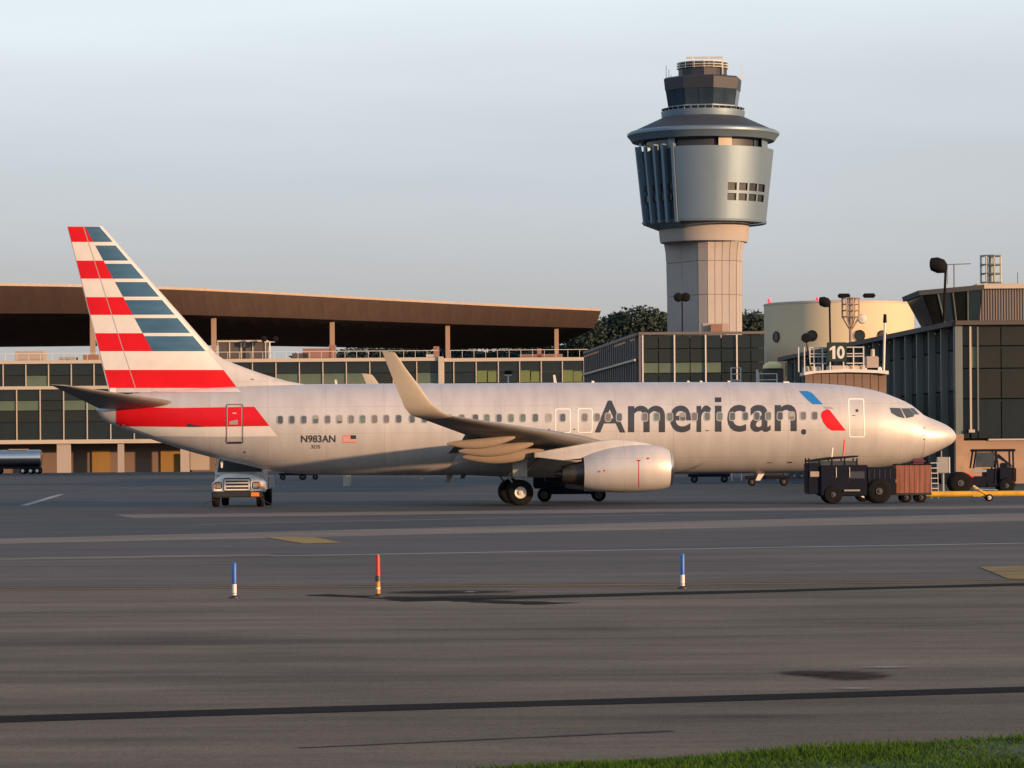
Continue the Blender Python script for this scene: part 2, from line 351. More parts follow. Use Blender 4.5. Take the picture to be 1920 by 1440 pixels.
# ================================================================== AIRLINER
YAW = R(3.8)
AX, AD = 0.13, 150.0
plane = thing('airliner', 'silver twin-engine airliner with red, white and blue striped tail, parked side on', 'airliner', (AX, AD, 0), YAW)
A_M = Matrix.Translation((AX, AD, 0)) @ Matrix.Rotation(YAW, 4, 'Z'); A_I = A_M.inverted()
_o = A_I @ Vector((0, 0, H)); _r3 = A_I.to_3x3()
def AP(px, py, lat=0.0):                               # photo point on the plane y=-lat of the aircraft frame
    d = _r3 @ ray(px, py); t = (-lat - _o.y) / d.y; p = _o + d * t
    return p
def lerp_tab(tab, s):
    if s <= tab[0][0]: return tab[0][1]
    for a, b in zip(tab, tab[1:]):
        if s <= b[0]:
            t = (s - a[0]) / (b[0] - a[0]); return a[1] + (b[1] - a[1]) * t
    return tab[-1][1]
def pchip(xs, ys):
    xs, ys = np.array(xs, float), np.array(ys, float); h = np.diff(xs); dl = np.diff(ys) / h; n = len(xs); m = np.zeros(n)
    m[0], m[-1] = dl[0], dl[-1]
    for i in range(1, n - 1):
        if dl[i - 1] * dl[i] > 0:
            w1, w2 = 2 * h[i] + h[i - 1], h[i] + 2 * h[i - 1]; m[i] = (w1 + w2) / (w1 / dl[i - 1] + w2 / dl[i])
    def f(x):
        x = min(max(x, xs[0]), xs[-1]); i = min(int(np.searchsorted(xs, x, 'right')) - 1, n - 2); t = (x - xs[i]) / h[i]
        return float((1 + 2 * t) * (1 - t) ** 2 * ys[i] + t * (1 - t) ** 2 * h[i] * m[i] + t * t * (3 - 2 * t) * ys[i + 1] + t * t * (t - 1) * h[i] * m[i + 1])
    return f
XN = AP(1792.5, 820).x
top_px = [(1792.5, 820), (1790, 811), (1784, 804), (1775, 797.5), (1752, 787), (1729, 777), (1717, 766), (1705, 757.5), (1677, 744.5), (1652, 735.5), (1615, 727), (1565, 721), (1515, 718.5), (1430, 717), (1300, 716.5),
          (1000, 718), (700, 720), (500, 722), (400, 726), (300, 732), (240, 739), (205, 748), (190, 755), (181, 768)]
bot_px = [(1792.5, 820), (1790, 826), (1784, 832), (1772, 839), (1747, 851), (1722, 861), (1690, 869.5), (1665, 874.5), (1600, 882), (1500, 886), (1300, 888), (1000, 890), (700, 891), (580, 889.5), (505, 882), (466, 873), (389, 855.5), (330, 839), (272, 819.5), (218, 799), (195, 788), (181, 770)]
def prof(lst):
    pts = [AP(*p) for p in lst]; return pchip([math.sqrt(max(0, XN - p.x)) for p in pts], [p.z for p in pts])
zt_f, zb_f = prof(top_px), prof(bot_px)
SL = XN - AP(181, 769).x
w_f = pchip([0, .35, .7, 1.0, 1.41, 1.73, 2.0, 2.24, 2.5, 4, 5.05, 5.4, 5.7, 5.95, math.sqrt(SL) - .03, math.sqrt(SL)], [0, .34, .66, .93, 1.28, 1.52, 1.69, 1.80, 1.88, 1.88, 1.88, 1.74, 1.36, .85, .30, .12])
k_f = lambda s: lerp_tab([(0, .5), (3, .50), (6, .53), (26, .53), (33, .55), (38, .55)], s)
def fus(s):
    u = math.sqrt(max(s, 0)); zt, zb, w = zt_f(u), zb_f(u), w_f(u); return zt, zb, w, zb + (zt - zb) * k_f(s)
def fsurf(x, z):                                      # half width of the fuselage at x, z
    zt, zb, w, zc = fus(XN - x); h = (zt - zc) if z > zc else (zc - zb)
    q = (z - zc) / max(h, 1e-3); return w * math.sqrt(max(0.0, 1 - min(1, q * q)))
st = sorted(set([round((i / 26) ** 2 * 7, 4) for i in range(27)] + [7 + i * .5 for i in range(1, 38)] + [SL - (1 - i / 30) ** 1.7 * (SL - 25.5) for i in range(31)]))
b = MB(); rings = []
NR = 56
for s in st:
    zt, zb, w, zc = fus(s); w = max(w, 0.004); x = XN - s; ring = []
    for k in range(NR):
        a = 2 * math.pi * k / NR; c, sn = math.cos(a), math.sin(a)
        ring.append((x, w * c, zc + (max(zt - zc, .004) if sn > 0 else max(zc - zb, .004)) * sn))
    rings.append(ring)
b.rings(rings)
fuselage = b.build('fuselage', M['silver'], plane, smooth=60)

def solve(px, py, surf):
    lat = 1.5
    for _ in range(6):
        p = AP(px, py, lat); lat = lat * 0.4 + 0.6 * surf(p.x, p.z)
    return p, lat
def project(name, verts, faces, m, parent, surf=fsurf, off=0.006, du=14, dv=3.5, **props):   # 2D mesh in photo pixels laid on a surface
    bm = bmesh.new(); vs = [bm.verts.new((v[0], v[1], 0)) for v in verts]
    for f in faces:
        try: bm.faces.new([vs[i] for i in f])
        except ValueError: pass
    bmesh.ops.triangulate(bm, faces=bm.faces[:])
    xs = [v[0] for v in verts]; ys = [v[1] for v in verts]
    y = min(ys) + dv * .5
    while y < max(ys):
        bmesh.ops.bisect_plane(bm, geom=bm.verts[:] + bm.edges[:] + bm.faces[:], plane_co=(0, y, 0), plane_no=(0, 1, 0), dist=1e-5); y += dv
    x = min(xs) + du * .5
    while x < max(xs):
        bmesh.ops.bisect_plane(bm, geom=bm.verts[:] + bm.edges[:] + bm.faces[:], plane_co=(x, 0, 0), plane_no=(1, 0, 0), dist=1e-5); x += du
    for v in bm.verts:
        p, lat = solve(v.co.x, v.co.y, surf); v.co = Vector((p.x, -(lat + off), p.z))
    bmesh.ops.recalc_face_normals(bm, faces=bm.faces)
    me = bpy.data.meshes.new(name); bm.to_mesh(me); bm.free()
    for p in me.polygons:
        if p.normal.y > 0: p.flip()
    me.materials.append(m); me.polygons.foreach_set('use_smooth', [True] * len(me.polygons))
    o = bpy.data.objects.new(name, me); COL.objects.link(o); o.parent = parent
    for k, v in props.items(): o[k] = v
    return o
def poly_decal(name, pts, m, parent, **kw): return project(name, pts, [tuple(range(len(pts)))], m, parent, **kw)
def rrect(x0, y0, x1, y1, r, n=4):
    out = []
    for cx, cy, a in ((x1 - r, y0 + r, -90), (x1 - r, y1 - r, 0), (x0 + r, y1 - r, 90), (x0 + r, y0 + r, 180)):
        for k in range(n + 1):
            t = R(a + 90 * k / n); out.append((cx + r * math.cos(t), cy + r * math.sin(t)))
    return out
def ring_decal(name, outer, inner, m, parent, **kw):
    n = len(outer); return project(name, outer + inner, [(k, (k + 1) % n, n + (k + 1) % n, n + k) for k in range(n)], m, parent, **kw)

def text_mesh(txt, bold=0.0):
    cu = bpy.data.curves.new('lettering', 'FONT'); cu.body = txt; cu.size = 1; cu.offset = bold; cu.resolution_u = 4
    o = bpy.data.objects.new('lettering', cu); COL.objects.link(o); bpy.context.view_layer.update()
    me = bpy.data.meshes.new_from_object(o.evaluated_get(bpy.context.evaluated_depsgraph_get()))
    v = [tuple(q.co) for q in me.vertices]; f = [tuple(p.vertices) for p in me.polygons]
    bpy.data.objects.remove(o); bpy.data.curves.remove(cu); bpy.data.meshes.remove(me)
    return v, f
def fit_text(txt, box, bold=0.0):
    v, f = text_mesh(txt, bold); xs = [a[0] for a in v]; ys = [a[1] for a in v]
    x0, x1, y0, y1 = min(xs), max(xs), min(ys), max(ys)
    return [(box[0] + (a[0] - x0) / (x1 - x0) * (box[2] - box[0]), box[3] - (a[1] - y0) / (y1 - y0) * (box[3] - box[1])) for a in v], f

# lettering, one part per letter
for ch, bx in (('A', (1115, 751, 1172.5, 811)), ('m', (1177.5, 760.5, 1247, 810.5)), ('e', (1256, 760, 1295.5, 811)), ('r', (1306, 760, 1333.5, 810)),
               ('i', (1340.5, 745, 1352.5, 809.5)), ('c', (1363.5, 759, 1399, 810)), ('a', (1406.5, 759, 1445, 810)), ('n', (1452.5, 758.5, 1494, 808.5))):
    v, f = fit_text(ch, bx, 0.013)
    if ch == 'i':
        x0, y0, x1, y1 = bx; v = [(x0, y0), (x1, y0), (x1, y0 + 9), (x0, y0 + 9), (x0, y0 + 15.5), (x1 + .5, y0 + 15.5), (x1 + .5, y1), (x0, y1)]; f = [(0, 1, 2, 3), (4, 5, 6, 7)]
    project('letter', v, f, M['letter'], plane, dv=4)
poly_decal('livery_stripe', [(283, 0)] and [(1498, 733), (1514, 733), (1523, 737), (1543, 758), (1524, 758), (1512, 748)], M['logoblue'], plane)
poly_decal('livery_stripe', [(1543, 762.5), (1557, 762), (1564, 766), (1560, 767), (1548, 766.5)], M['logogrey'], plane)
poly_decal('livery_stripe', [(1539, 779), (1541, 772), (1550, 767), (1556, 769), (1586, 807.5), (1560, 807.5), (1551, 802), (1543, 791)], M['red'], plane)
v, f = fit_text('N983AN', (564.2, 816, 629.2, 829.8), 0.025); project('registration_lettering', v, f, M['letter'], plane, du=200, dv=5)
v, f = fit_text('3DS', (583, 834.5, 600.5, 841), 0.01); project('registration_lettering', v, f, M['letter'], plane, du=200, dv=5)
fl = thing
flag = poly_decal('flag', rrect(642, 816, 667.6, 829.8, .2, 1), M['white'], plane)
for k in range(7):
    y = 816 + k * 13.8 / 6.5 * 1.0; poly_decal('flag_stripe', [(642, y), (667.6, y), (667.6, y + 1.06), (642, y + 1.06)] if y + 1.06 < 830.5 else [(642, 829.2), (667.6, 829.2), (667.6, 829.8), (642, 829.8)], M['red'], flag, off=0.009)
poly_decal('flag_canton', [(657.5, 816), (667.6, 816), (667.6, 823.4), (657.5, 823.4)], M['letter'], flag, off=0.012)

# tail livery on the fuselage
poly_decal('livery_stripe', [(218, 762), (330, 765), (477, 762.5), (505, 798.5), (360, 800.5), (218, 799)], M['red'], plane, off=0.006)
poly_decal('livery_stripe', [(240, 800), (360, 801.2), (505.5, 799.2), (520, 818), (420, 819), (290, 818)], M['white'], plane, off=0.006)
poly_decal('livery_stripe', [(206, 727.5), (445, 727.5), (453, 735.5), (206, 735.5)], M['white'], plane, off=0.02)

# windows
wpx = [525.4, 547.4, 569.6, 591.8, 614.3, 636.5, 658.4, 680, 702.3, 724.5, 747.5, 772.7, 796, 819, 842, 866, 891.5, 913, 935.7, 958.3, 980.3, 1003.9, 1028.7, 1055, 1096.5,
       1119.5, 1140, 1161, 1209, 1231, 1256, 1280, 1302, 1326, 1349.5, 1373, 1397.5, 1419, 1440.5, 1462.5, 1484.5, 1506, 1527.5]
M['pane2'] = mat('cabin_window_pane_greenish', (0.13, 0.16, 0.14), 0.15, 0, 0.3, 1.1)
M['pane3'] = mat('cabin_window_pane_warm', (0.17, 0.15, 0.14), 0.2, 0, 0.3, 1.1)
for i, px in enumerate(wpx):
    y = 787.2 - (px - 525) * 0.0077
    wdw = ring_decal('window', rrect(px - 6.2, y - 8.6, px + 6.2, y + 8.6, 4.5, 4), rrect(px - 4.9, y - 7.2, px + 4.9, y + 7.2, 3.6, 4), M['frame'], plane, off=0.014, du=50, dv=6)
    mm = M['paneblind'] if i == 22 else random.choice([M['pane'], M['pane'], M['pane2'], M['pane3']])
    pn = poly_decal('pane', rrect(px - 4.9, y - 7.2, px + 4.9, y + 7.2, 3.6, 4), mm, wdw, off=0.008, du=50, dv=6)
    if i in (3, 5, 12, 31, 40): poly_decal('blind', rrect(px - 4.4, y - 6.7, px + 4.4, y - 1 + (i % 3) * 2, 1.8, 3), M['paneblind'], wdw, off=0.010, du=50, dv=6)
def door(x0, y0, x1, y1, m, skew=0, t=1.3):
    o = rrect(x0, y0, x1, y1, 4); i = rrect(x0 + t, y0 + t, x1 - t, y1 - t, 3.2)
    sk = lambda P_: [(a + skew * (b_ - y0) / (y1 - y0), b_) for a, b_ in P_]
    return ring_decal('door_outline', sk(o), sk(i), m, plane, off=0.010, du=60)
M['outline'] = mat('dark_door_edge', (0.11, 0.10, 0.10), 0.35, 0.5)
d1 = door(423.5, 757.5, 456, 832, M['outline']); d1['label'] = 'dark outlined rear door over the red stripe'
poly_decal('door_sill', [(427, 828.5), (453, 828), (453, 832), (427, 832.3)], M['letter'], d1, off=0.012)
poly_decal('handle', [(436, 774), (443, 774), (443, 775.5), (436, 775.5)], M['white'], d1, off=0.012)
poly_decal('door_placard', [(430, 790), (446, 787), (446, 796), (430, 796)], M['logogrey'], d1, off=0.011)
ring_decal('door_outline', rrect(425.5, 759.5, 454, 827, 3.4), rrect(426.4, 760.4, 453.1, 826.1, 2.8), M['silver'], d1, off=0.012, du=60)
M['doorwhite'] = mat('door_outline_white', (.92, .90, .86), .35)
door(1041, 766, 1070, 812, M['doorwhite'], 0, 1.6); door(1083, 765.5, 1111, 811.5, M['doorwhite'], 0, 1.6)
d4 = door(1590, 747, 1620, 820, M['doorwhite'], 2, 1.9)
poly_decal('door_window', rrect(1604.5, 767, 1609.5, 772.5, 2, 3), M['letter'], d4, off=0.012)
poly_decal('handle', [(1598, 778.5), (1604, 778.5), (1604, 779.7), (1598, 779.7)], M['letter'], d4, off=0.012)
poly_decal('service_hatch', rrect(1502.5, 804.5, 1511.5, 815, 4.2, 4), M['letter'], plane, off=0.01)
for (x, y, w, h) in ((1733, 802.5, 4, 1.6), (1733, 816, 5, 1.5), (1733, 824, 3, 1.5), (1481, 867, 8, 2), (1443, 867.5, 10, 1), (1326, 807.5, 6, 1.5), (459, 848, 3, 3), (1077, 805, 3, 2), (1030, 805, 3, 2)):
    poly_decal('probe_port', [(x - w / 2, y - h / 2), (x + w / 2, y - h / 2), (x + w / 2, y + h / 2), (x - w / 2, y + h / 2)], M['letter'], plane, off=0.012)
poly_decal('rudder_vent', [(350, 793.5), (362, 796), (384, 800.5), (352, 800)], M['letter'], plane, off=0.01)
# cockpit glass
for k, q in enumerate(([(1668.5, 764.5), (1688, 765), (1696.5, 784), (1684, 781.5), (1671.5, 774)], [(1690, 765.5), (1705, 765.5), (1714.5, 776.5), (1713, 781), (1700, 784)], [(1706, 764.5), (1714, 765.5), (1724, 777), (1716, 777)])):
    poly_decal('cockpit_window', q, M['glassdark'], plane, off=0.012, du=3, dv=2)
# radome seam
ring_pts = []
s = XN - AP(1733, 800, 1.0).x; zt, zb, w, zc = fus(s)
b = MB(); rg = []
for dx in (0.0, 0.02):
    rr = []
    for k in range(NR):
        a = 2 * math.pi * k / NR; c, sn = math.cos(a), math.sin(a); zt, zb, w, zc = fus(s + dx)
        rr.append((XN - s - dx, (w + .004) * c, zc + ((zt - zc) if sn > 0 else (zc - zb)) * sn * 1.002 + .0))
    rg.append(rr)
b.rings(rg, cap=False); b.build('radome_seam', M['frame'], plane, smooth=60)

# ---- fin
LEp = [AP(*p) for p in [(192, 424), (245, 484), (300, 546), (355, 608), (398, 656), (415, 671), (445, 684), (500, 703.5), (545, 716), (585, 723)]]
TEp = [AP(126, 425), AP(207, 745)]
LEf = pchip([-p.z for p in LEp], [p.x for p in LEp]); _t = TEp
def te(z): k = (z - _t[0].z) / (_t[1].z - _t[0].z); return _t[0].x + k * (_t[1].x - _t[0].x)
def naca(t): t = min(max(t, 0), 1); return 5 * (.2969 * math.sqrt(t) - .126 * t - .3516 * t * t + .2843 * t ** 3 - .1036 * t ** 4) * 2
def fin_half(x, z):
    le, tx = LEf(-z), te(z); c = le - tx; t = (le - x) / c; return min(0.05 * min(c, 5.5) * naca(t), .30) * 1.0 + 0.0
zs = [LEp[0].z - (LEp[0].z - LEp[-1].z) * (k / 36) for k in range(37)] + [LEp[-1].z - .25]
b = MB(); rg = []
tt = [(1 - math.cos(math.pi * k / 18)) / 2 for k in range(19)]
for z in zs:
    zz = max(z, LEp[-1].z); le, tx = LEf(-zz), te(z); ring = []
    for t in tt: x = le + (tx - le) * t; ring.append((x, -fin_half(x, zz), z))
    for t in tt[-2:0:-1]: x = le + (tx - le) * t; ring.append((x, fin_half(x, zz), z))
    rg.append(ring)
b.rings(rg); fin = b.build('fin', M['silver'], plane, smooth=50)
def zpx(X_, Y_): return (X_ / 2.572, 400 + Y_ / 2.572)
def fin_decal(name, pts, m, off=0.006): return poly_decal(name, [zpx(*p) for p in pts], m, fin, surf=fin_half, off=off, du=5, dv=8)
def xl(y): return 325 + (y - 62) * (530 - 325) / (858 - 62)          # trailing edge
def xd(y): return 408 + (y - 62) * (735 - 408) / (665 - 62)          # diagonal
def xr(y): return 478 + (y - 62) * (992 - 478) / (665 - 62)          # inside of the white leading edge
for y0, y1 in ((65, 138), (228, 315), (404, 490), (578, 665)):
    fin_decal('livery_stripe', [(xl(y0) + 1, y0), (xd(y0), y0), (xd(y1), y1), (xl(y1) + 1, y1)], M['red'])
for y0, y1 in ((138, 228), (315, 404), (490, 578), (665, 755)):
    fin_decal('livery_stripe', [(xl(y0) + 1, y0), ((xd(y0) if y0 < 600 else xr(y0) + 6), y0), ((xd(y1) if y1 < 600 else 1078), y1), (xl(y1) + 1, y1)], M['white'])
bl = ((65, 138), (155, 228), (243, 315), (331, 402), (418, 489), (505, 577), (592, 665))
for y0, y1 in bl: fin_decal('livery_stripe', [(xd(y0) + 1, y0), (xr(y0), y0), (xr(y1), y1), (xd(y1) + 1, y1)], M['blue'])
for (a0, a1), (b0, b1) in zip(bl, bl[1:]): fin_decal('livery_stripe', [(xd(a1) + 1, a1), (xr(a1), a1), (xr(b0), b0), (xd(b0) + 1, b0)], M['white'])
fin_decal('livery_stripe', [(xr(65) + .5, 65), (487, 64), (1008, 660), (xr(660) + .5, 660)], M['white'])
fin_decal('livery_stripe', [(xl(755) + 1, 755), (1078, 755), (1145, 842), (xl(842) + 1, 842)], M['red'])
fin_decal('rudder_gap', [(430 - 30, 64), (404, 64), (655, 842), (651, 842)], M['logogrey'], off=.0085)
fin_decal('probe_port', [(1208, 797), (1225, 800), (1224, 804), (1208, 800)], M['letter'], off=.0085)

# ---- lifting surfaces
def loft(secs, n=12):
    rg = []
    for i, (le, te_, th) in enumerate(secs):
        le, te_ = Vector(le), Vector(te_); pv = Vector(secs[max(i - 1, 0)][0]) + Vector(secs[max(i - 1, 0)][1]); nx = Vector(secs[min(i + 1, len(secs) - 1)][0]) + Vector(secs[min(i + 1, len(secs) - 1)][1])
        ch = te_ - le; nrm = ch.cross(nx - pv).normalized(); c = ch.length; ring = []
        ts = [(1 - math.cos(math.pi * k / n)) / 2 for k in range(n + 1)]
        for t in ts: ring.append(le + ch * t + nrm * (naca(t) * th * c * .5))
        for t in ts[-2:0:-1]: ring.append(le + ch * t - nrm * (naca(t) * th * c * .5))
        rg.append(ring)
    return rg
def mir(rg): return [[Vector((v[0], -v[1], v[2])) for v in r] for r in rg]
LEroot = AP(1134, 829, 2.0); LEtip = AP(846, 780, 16.1)
def le_at(lat): t = (lat - 2) / 14.1; return LEroot.lerp(LEtip, t)
TEtip = AP(790, 785, 16.1); TEk = AP(872, 815, 5.7); TEr = Vector((TEk.x - .1, -1.6, TEk.z - .30))
wing_secs = [(Vector((LEroot.x + 1.5, -1.0, LEroot.z - .55)), Vector((TEr.x, -1.0, TEr.z - .35)), .11), (Vector((LEroot.x + .8, -2.0, LEroot.z - .35)), Vector((TEr.x, -2.0, TEr.z - .25)), .12),
             (le_at(3.6) + Vector((.1, 0, -.06)), Vector((TEk.x - .02, -3.6, TEk.z - .2)), .12), (le_at(5.7), TEk, .115)]
for l in (8, 10.5, 13): wing_secs.append((le_at(l), TEk.lerp(TEtip, (l - 5.7) / 10.4), .105))
wing_secs.append((LEtip, TEtip, .10))
wl_px = [((836, 776.5), (780, 782), 16.5), ((825, 770), (769, 777), 16.85), ((809, 756), (759, 765), 17.1), ((794, 736), (752, 747), 17.22), ((783, 720), (745, 731), 17.3), ((761, 691), (732, 699), 17.45), ((747, 670), (721.5, 672), 17.55), ((740, 661), (716, 658), 17.6)]
winglet_secs = [(LEtip, TEtip, .10)] + [(AP(*a, l), AP(*b_, l - .05), .085) for a, b_, l in wl_px]
for sgn in (1, -1):
    rg = loft(wing_secs); MB().rings(rg if sgn > 0 else mir(rg)).build('wing', M['winggrey'], plane, smooth=50)
    rg = loft(winglet_secs[1:]); rg = loft([wing_secs[-1]] + winglet_secs[1:])
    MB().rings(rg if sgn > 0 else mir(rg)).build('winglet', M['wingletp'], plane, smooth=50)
    # flap track fairings
    for (ax, ay), (bx2, by2), lat, r in (((966, 820), (838, 832), 9.9, .20), ((1000, 832), (860, 846), 7.2, .24), ((1020, 845), (868, 857), 4.6, .28)):
        p, q = AP(ax, ay, lat), AP(bx2, by2, lat); rg = []
        for k in range(17):
            t = k / 16; rr = r * (math.sin(math.pi * min(1, t * .96 + .02)) ** .62); c = p.lerp(q, t)
            rg.append([(c.x, sgn * (c.y + .62 * rr * math.cos(a)), c.z + rr * 1.05 * math.sin(a) - .12 * math.sin(math.pi * t)) for a in [2 * math.pi * j / 20 for j in range(20)]])
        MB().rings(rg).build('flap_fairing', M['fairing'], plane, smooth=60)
    # inboard flap, drooping a little behind the wing
    fsec = [(Vector((TEk.x + 1.0, -2.0, TEk.z - .50)), Vector((TEk.x - .55, -2.0, TEk.z - .80)), .12), (Vector((TEk.x + 1.0, -5.5, TEk.z - .26)), Vector((TEk.x - .45, -5.5, TEk.z - .48)), .12)]
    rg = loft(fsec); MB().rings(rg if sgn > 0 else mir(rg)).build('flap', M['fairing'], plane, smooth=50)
    # stabiliser
    rl, rt_, tl, tt_ = AP(326, 754.5, .7), AP(186, 766, .5), AP(122, 722, 7.1), AP(93, 721, 7.2)
    secs = [(rl, rt_, .10), (rl.lerp(tl, .5), rt_.lerp(tt_, .5), .09), (tl.lerp(rl, .03), tt_.lerp(rt_, .02), .09), (tl + Vector((-.25, 0, 0)), tt_, .05)]
    rg = loft(secs); MB().rings(rg if sgn > 0 else mir(rg)).build('stabiliser', M['winggrey'], plane, smooth=50)

# belly fairing
b = MB(); rg = []
for k in range(25):
    t = k / 24; px = 1225 - t * 390; s = XN - AP(px, 880).x; zt, zb, w, zc = fus(s); f = math.sin(math.pi * t) ** .55
    cz = zb + 1.05; hw, hh_ = 1.25 + .78 * f, .9 + .27 * f
    rg.append([(XN - s, hw * math.copysign(abs(math.cos(a)) ** .8, math.cos(a)), cz + hh_ * math.sin(a) * (1 if math.sin(a) < 0 else .75)) for a in [2 * math.pi * j / 32 for j in range(32)]])
b.rings(rg).build('belly_fairing', M['silver'], plane, smooth=60)

# ---- engines
def engine(sgn):
    L_ = 4.83
    sec = [(1093, 855, 918), (1110, 848, 921), (1140, 839.5, 923), (1170, 834.5, 923.5), (1200, 832.5, 922.5), (1225, 834, 920), (1244, 838.5, 916.5), (1254, 843, 913), (1259, 847, 909.5), (1261, 851, 905)]
    def ring_of(px, y0, y1, f=1.0):
        a, c = AP(px, y0, L_), AP(px, y1, L_); r = (a.z - c.z) / 2 * f; z0 = (a.z + c.z) / 2
        out = []
        for j in range(48):
            t = 2 * math.pi * j / 48; out.append((a.x, sgn * (-L_ + r * 1.03 * math.cos(t)), z0 + r * math.sin(t)))
        return out
    cowl = MB().rings([ring_of(*q) for q in sec[:8]], cap=False).build('engine', M['silver'], plane, smooth=60)
    MB().rings([ring_of(*q) for q in sec[7:]] + [ring_of(1260, 853, 903), ring_of(1254, 855, 901), ring_of(1235, 856, 902)], cap=False).build('intake_lip', M['metal'], cowl, smooth=80)
    MB().rings([ring_of(1235, 856, 902), ring_of(1205, 853, 904), ring_of(1204, 853, 904, .02)], cap=False).build('intake_duct', M['logogrey'], cowl, smooth=50)
    c = AP(1206, 878.5, L_)
    fb = MB()
    for k in range(24):
        t = 2 * math.pi * k / 24; a, a2 = t, t + .16
        fb.add([(c.x + .02, -sgn * 0 + sgn * c.y + .25 * math.cos(a), c.z + .25 * math.sin(a)), (c.x + .16, sgn * c.y + .25 * math.cos(a2), c.z + .25 * math.sin(a2)),
                (c.x + .22, sgn * c.y + .56 * math.cos(a2 + .1), c.z + .56 * math.sin(a2 + .1)), (c.x + .04, sgn * c.y + .56 * math.cos(a), c.z + .56 * math.sin(a))], [(0, 1, 2, 3)])
    fb.build('fan_blade_ring', M['darkmetal'], cowl)
    MB().lathe([(0.26, 0.03), (.25, .12), (.17, .30), (.05, .43), (.005, .45)], (c.x, sgn * c.y, c.z), 'x', 20).build('spinner', M['letter'], cowl, smooth=60)
    MB().rings([ring_of(1094, 857, 916), ring_of(1120, 855, 917), ring_of(1121, 855, 917, .1)], cap=False).build('fan_nozzle', M['darkmetal'], cowl, smooth=50)
    MB().rings([ring_of(1110, 862, 912), ring_of(1093, 864, 911), ring_of(1070, 869, 908), ring_of(1054, 873, 905), ring_of(1053, 875, 903), ring_of(1066, 876, 902, .1)], cap=False).build('core_cowl', M['darkmetal'], cowl, smooth=50)
    MB().rings([ring_of(1062, 880, 899), ring_of(1050, 881, 897), ring_of(1040, 885, 893), ring_of(1036, 888.5, 889.5)]).build('exhaust_plug', M['darkmetal'], cowl, smooth=50)
    # red maintenance line and marks on the near cowl
    for (x0, y0, x1, y1) in ((1197, 864, 1198.4, 914), (1194, 862, 1201, 864.5), (1213, 858, 1217, 861), (1131, 881, 1135, 884)):
        pts = [AP(x, y, L_ + 1.0) for x, y in ((x0, y0), (x1, y0), (x1, y1), (x0, y1))]
        bb = MB(); nseg = 10; vs = []
        a0, c0 = AP((x0 + x1) / 2, 833, L_), AP((x0 + x1) / 2, 922.5, L_); r = (a0.z - c0.z) / 2; z0 = (a0.z + c0.z) / 2
        for k in range(nseg + 1):
            y = y0 + (y1 - y0) * k / nseg
            for x in (x0, x1):
                lt = 0.8
                for _ in range(4):
                    p = AP(x, y, L_ + lt); lt = 1.03 * math.sqrt(max(.0, r * r - (p.z - z0) ** 2))
                vs.append((p.x, sgn * -(L_ + lt + .012), p.z))
        bb.add(vs, [(2 * k, 2 * k + 1, 2 * k + 3, 2 * k + 2) for k in range(nseg)])
        if sgn > 0: bb.build('engine_marking', M['red'], cowl)
    # pylon
    ppx = [(1236, 840), (1215, 831.5), (1185, 825.5), (1150, 823), (1110, 829), (1060, 838), (1000, 848), (1000, 858), (1050, 864), (1092, 860), (1120, 860), (1200, 850)]
    pp = [AP(a, b_, L_) for a, b_ in ppx]; n = len(pp)
    cx = sum(p.x for p in pp) / n; bb = MB(); rg = []
    for off, sc in ((-.24, .93), (-.20, .985), (0, 1), (.20, .985), (.24, .93)):
        rg.append([(cx + (p.x - cx) * sc, sgn * (-L_ + off), 2.35 + (p.z - 2.35) * sc) for p in pp])
    bb.rings(rg).build('pylon', M['silver'], plane, smooth=40)
engine(1); engine(-1)

# ---- landing gear
M['darkrim'] = mat('dark_rim', (.07, .07, .075), .6, .2)
def wheel(name, c, r, w, parent, side=1, rimr=.5, rm='rim'):
    b = MB().lathe([(r * .62, -w / 2), (r * .9, -w / 2), (r * .975, -w * .38), (r, -w * .2), (r, w * .2), (r * .975, w * .38), (r * .9, w / 2), (r * .62, w / 2)], c, 'y', 32, cap=True)
    t = b.build(name, M['tyre'], parent, smooth=50)
    rr = r * rimr
    MB().lathe([(rr * 1.0, -w / 2 - .012), (rr * .97, -w / 2 - .035), (rr * .8, -w / 2 - .015), (rr * .45, -w / 2 - .02), (rr * .38, -w / 2 - .07), (rr * .2, -w / 2 - .08)], c, 'y', 24).build('rim', M[rm], t, smooth=40)
    return t
for sg in (1, -1):
    for lt in (3.29, 2.43):
        wheel('main_wheel', (0.0 if True else 0, -sg * lt, .565), .565, .38, plane, rimr=.46)
    b = MB().tube((0, -sg * 2.86, .56), (.12, -sg * 2.8, 1.6), .10, .11).tube((.12, -sg * 2.8, 1.6), (.3, -sg * 2.7, 2.6), .15).tube((0, -sg * 2.3, .565), (0, -sg * 3.4, .565), .08)
    b.tube((.1, -sg * 2.8, 1.3), (1.0, -sg * 1.9, 2.1), .06).tube((-.15, -sg * 2.85, .8), (-.5, -sg * 2.85, 1.25), .04).tube((-.5, -sg * 2.85, 1.25), (-.1, -sg * 2.82, 1.7), .04)
    b.build('gear_strut', M['strut'], plane, smooth=40)
    MB().bbox((-.32, -sg * 3.12 - .02, 1.25), (.32, -sg * 3.12 + .02, 2.3), .02).build('gear_door', M['strut'], plane)
ng = AP(1618, 930, 0).x
for sg in (1, -1): wheel('nose_wheel', (ng, sg * .2, .345), .345, .2, plane)
MB().tube((ng, 0, .34), (ng + .1, 0, 1.7), .08).tube((ng, -.25, .345), (ng, .25, .345), .05).tube((ng + .1, 0, .8), (ng + .9, 0, 1.6), .05).build('gear_strut', M['strut'], plane, smooth=40)
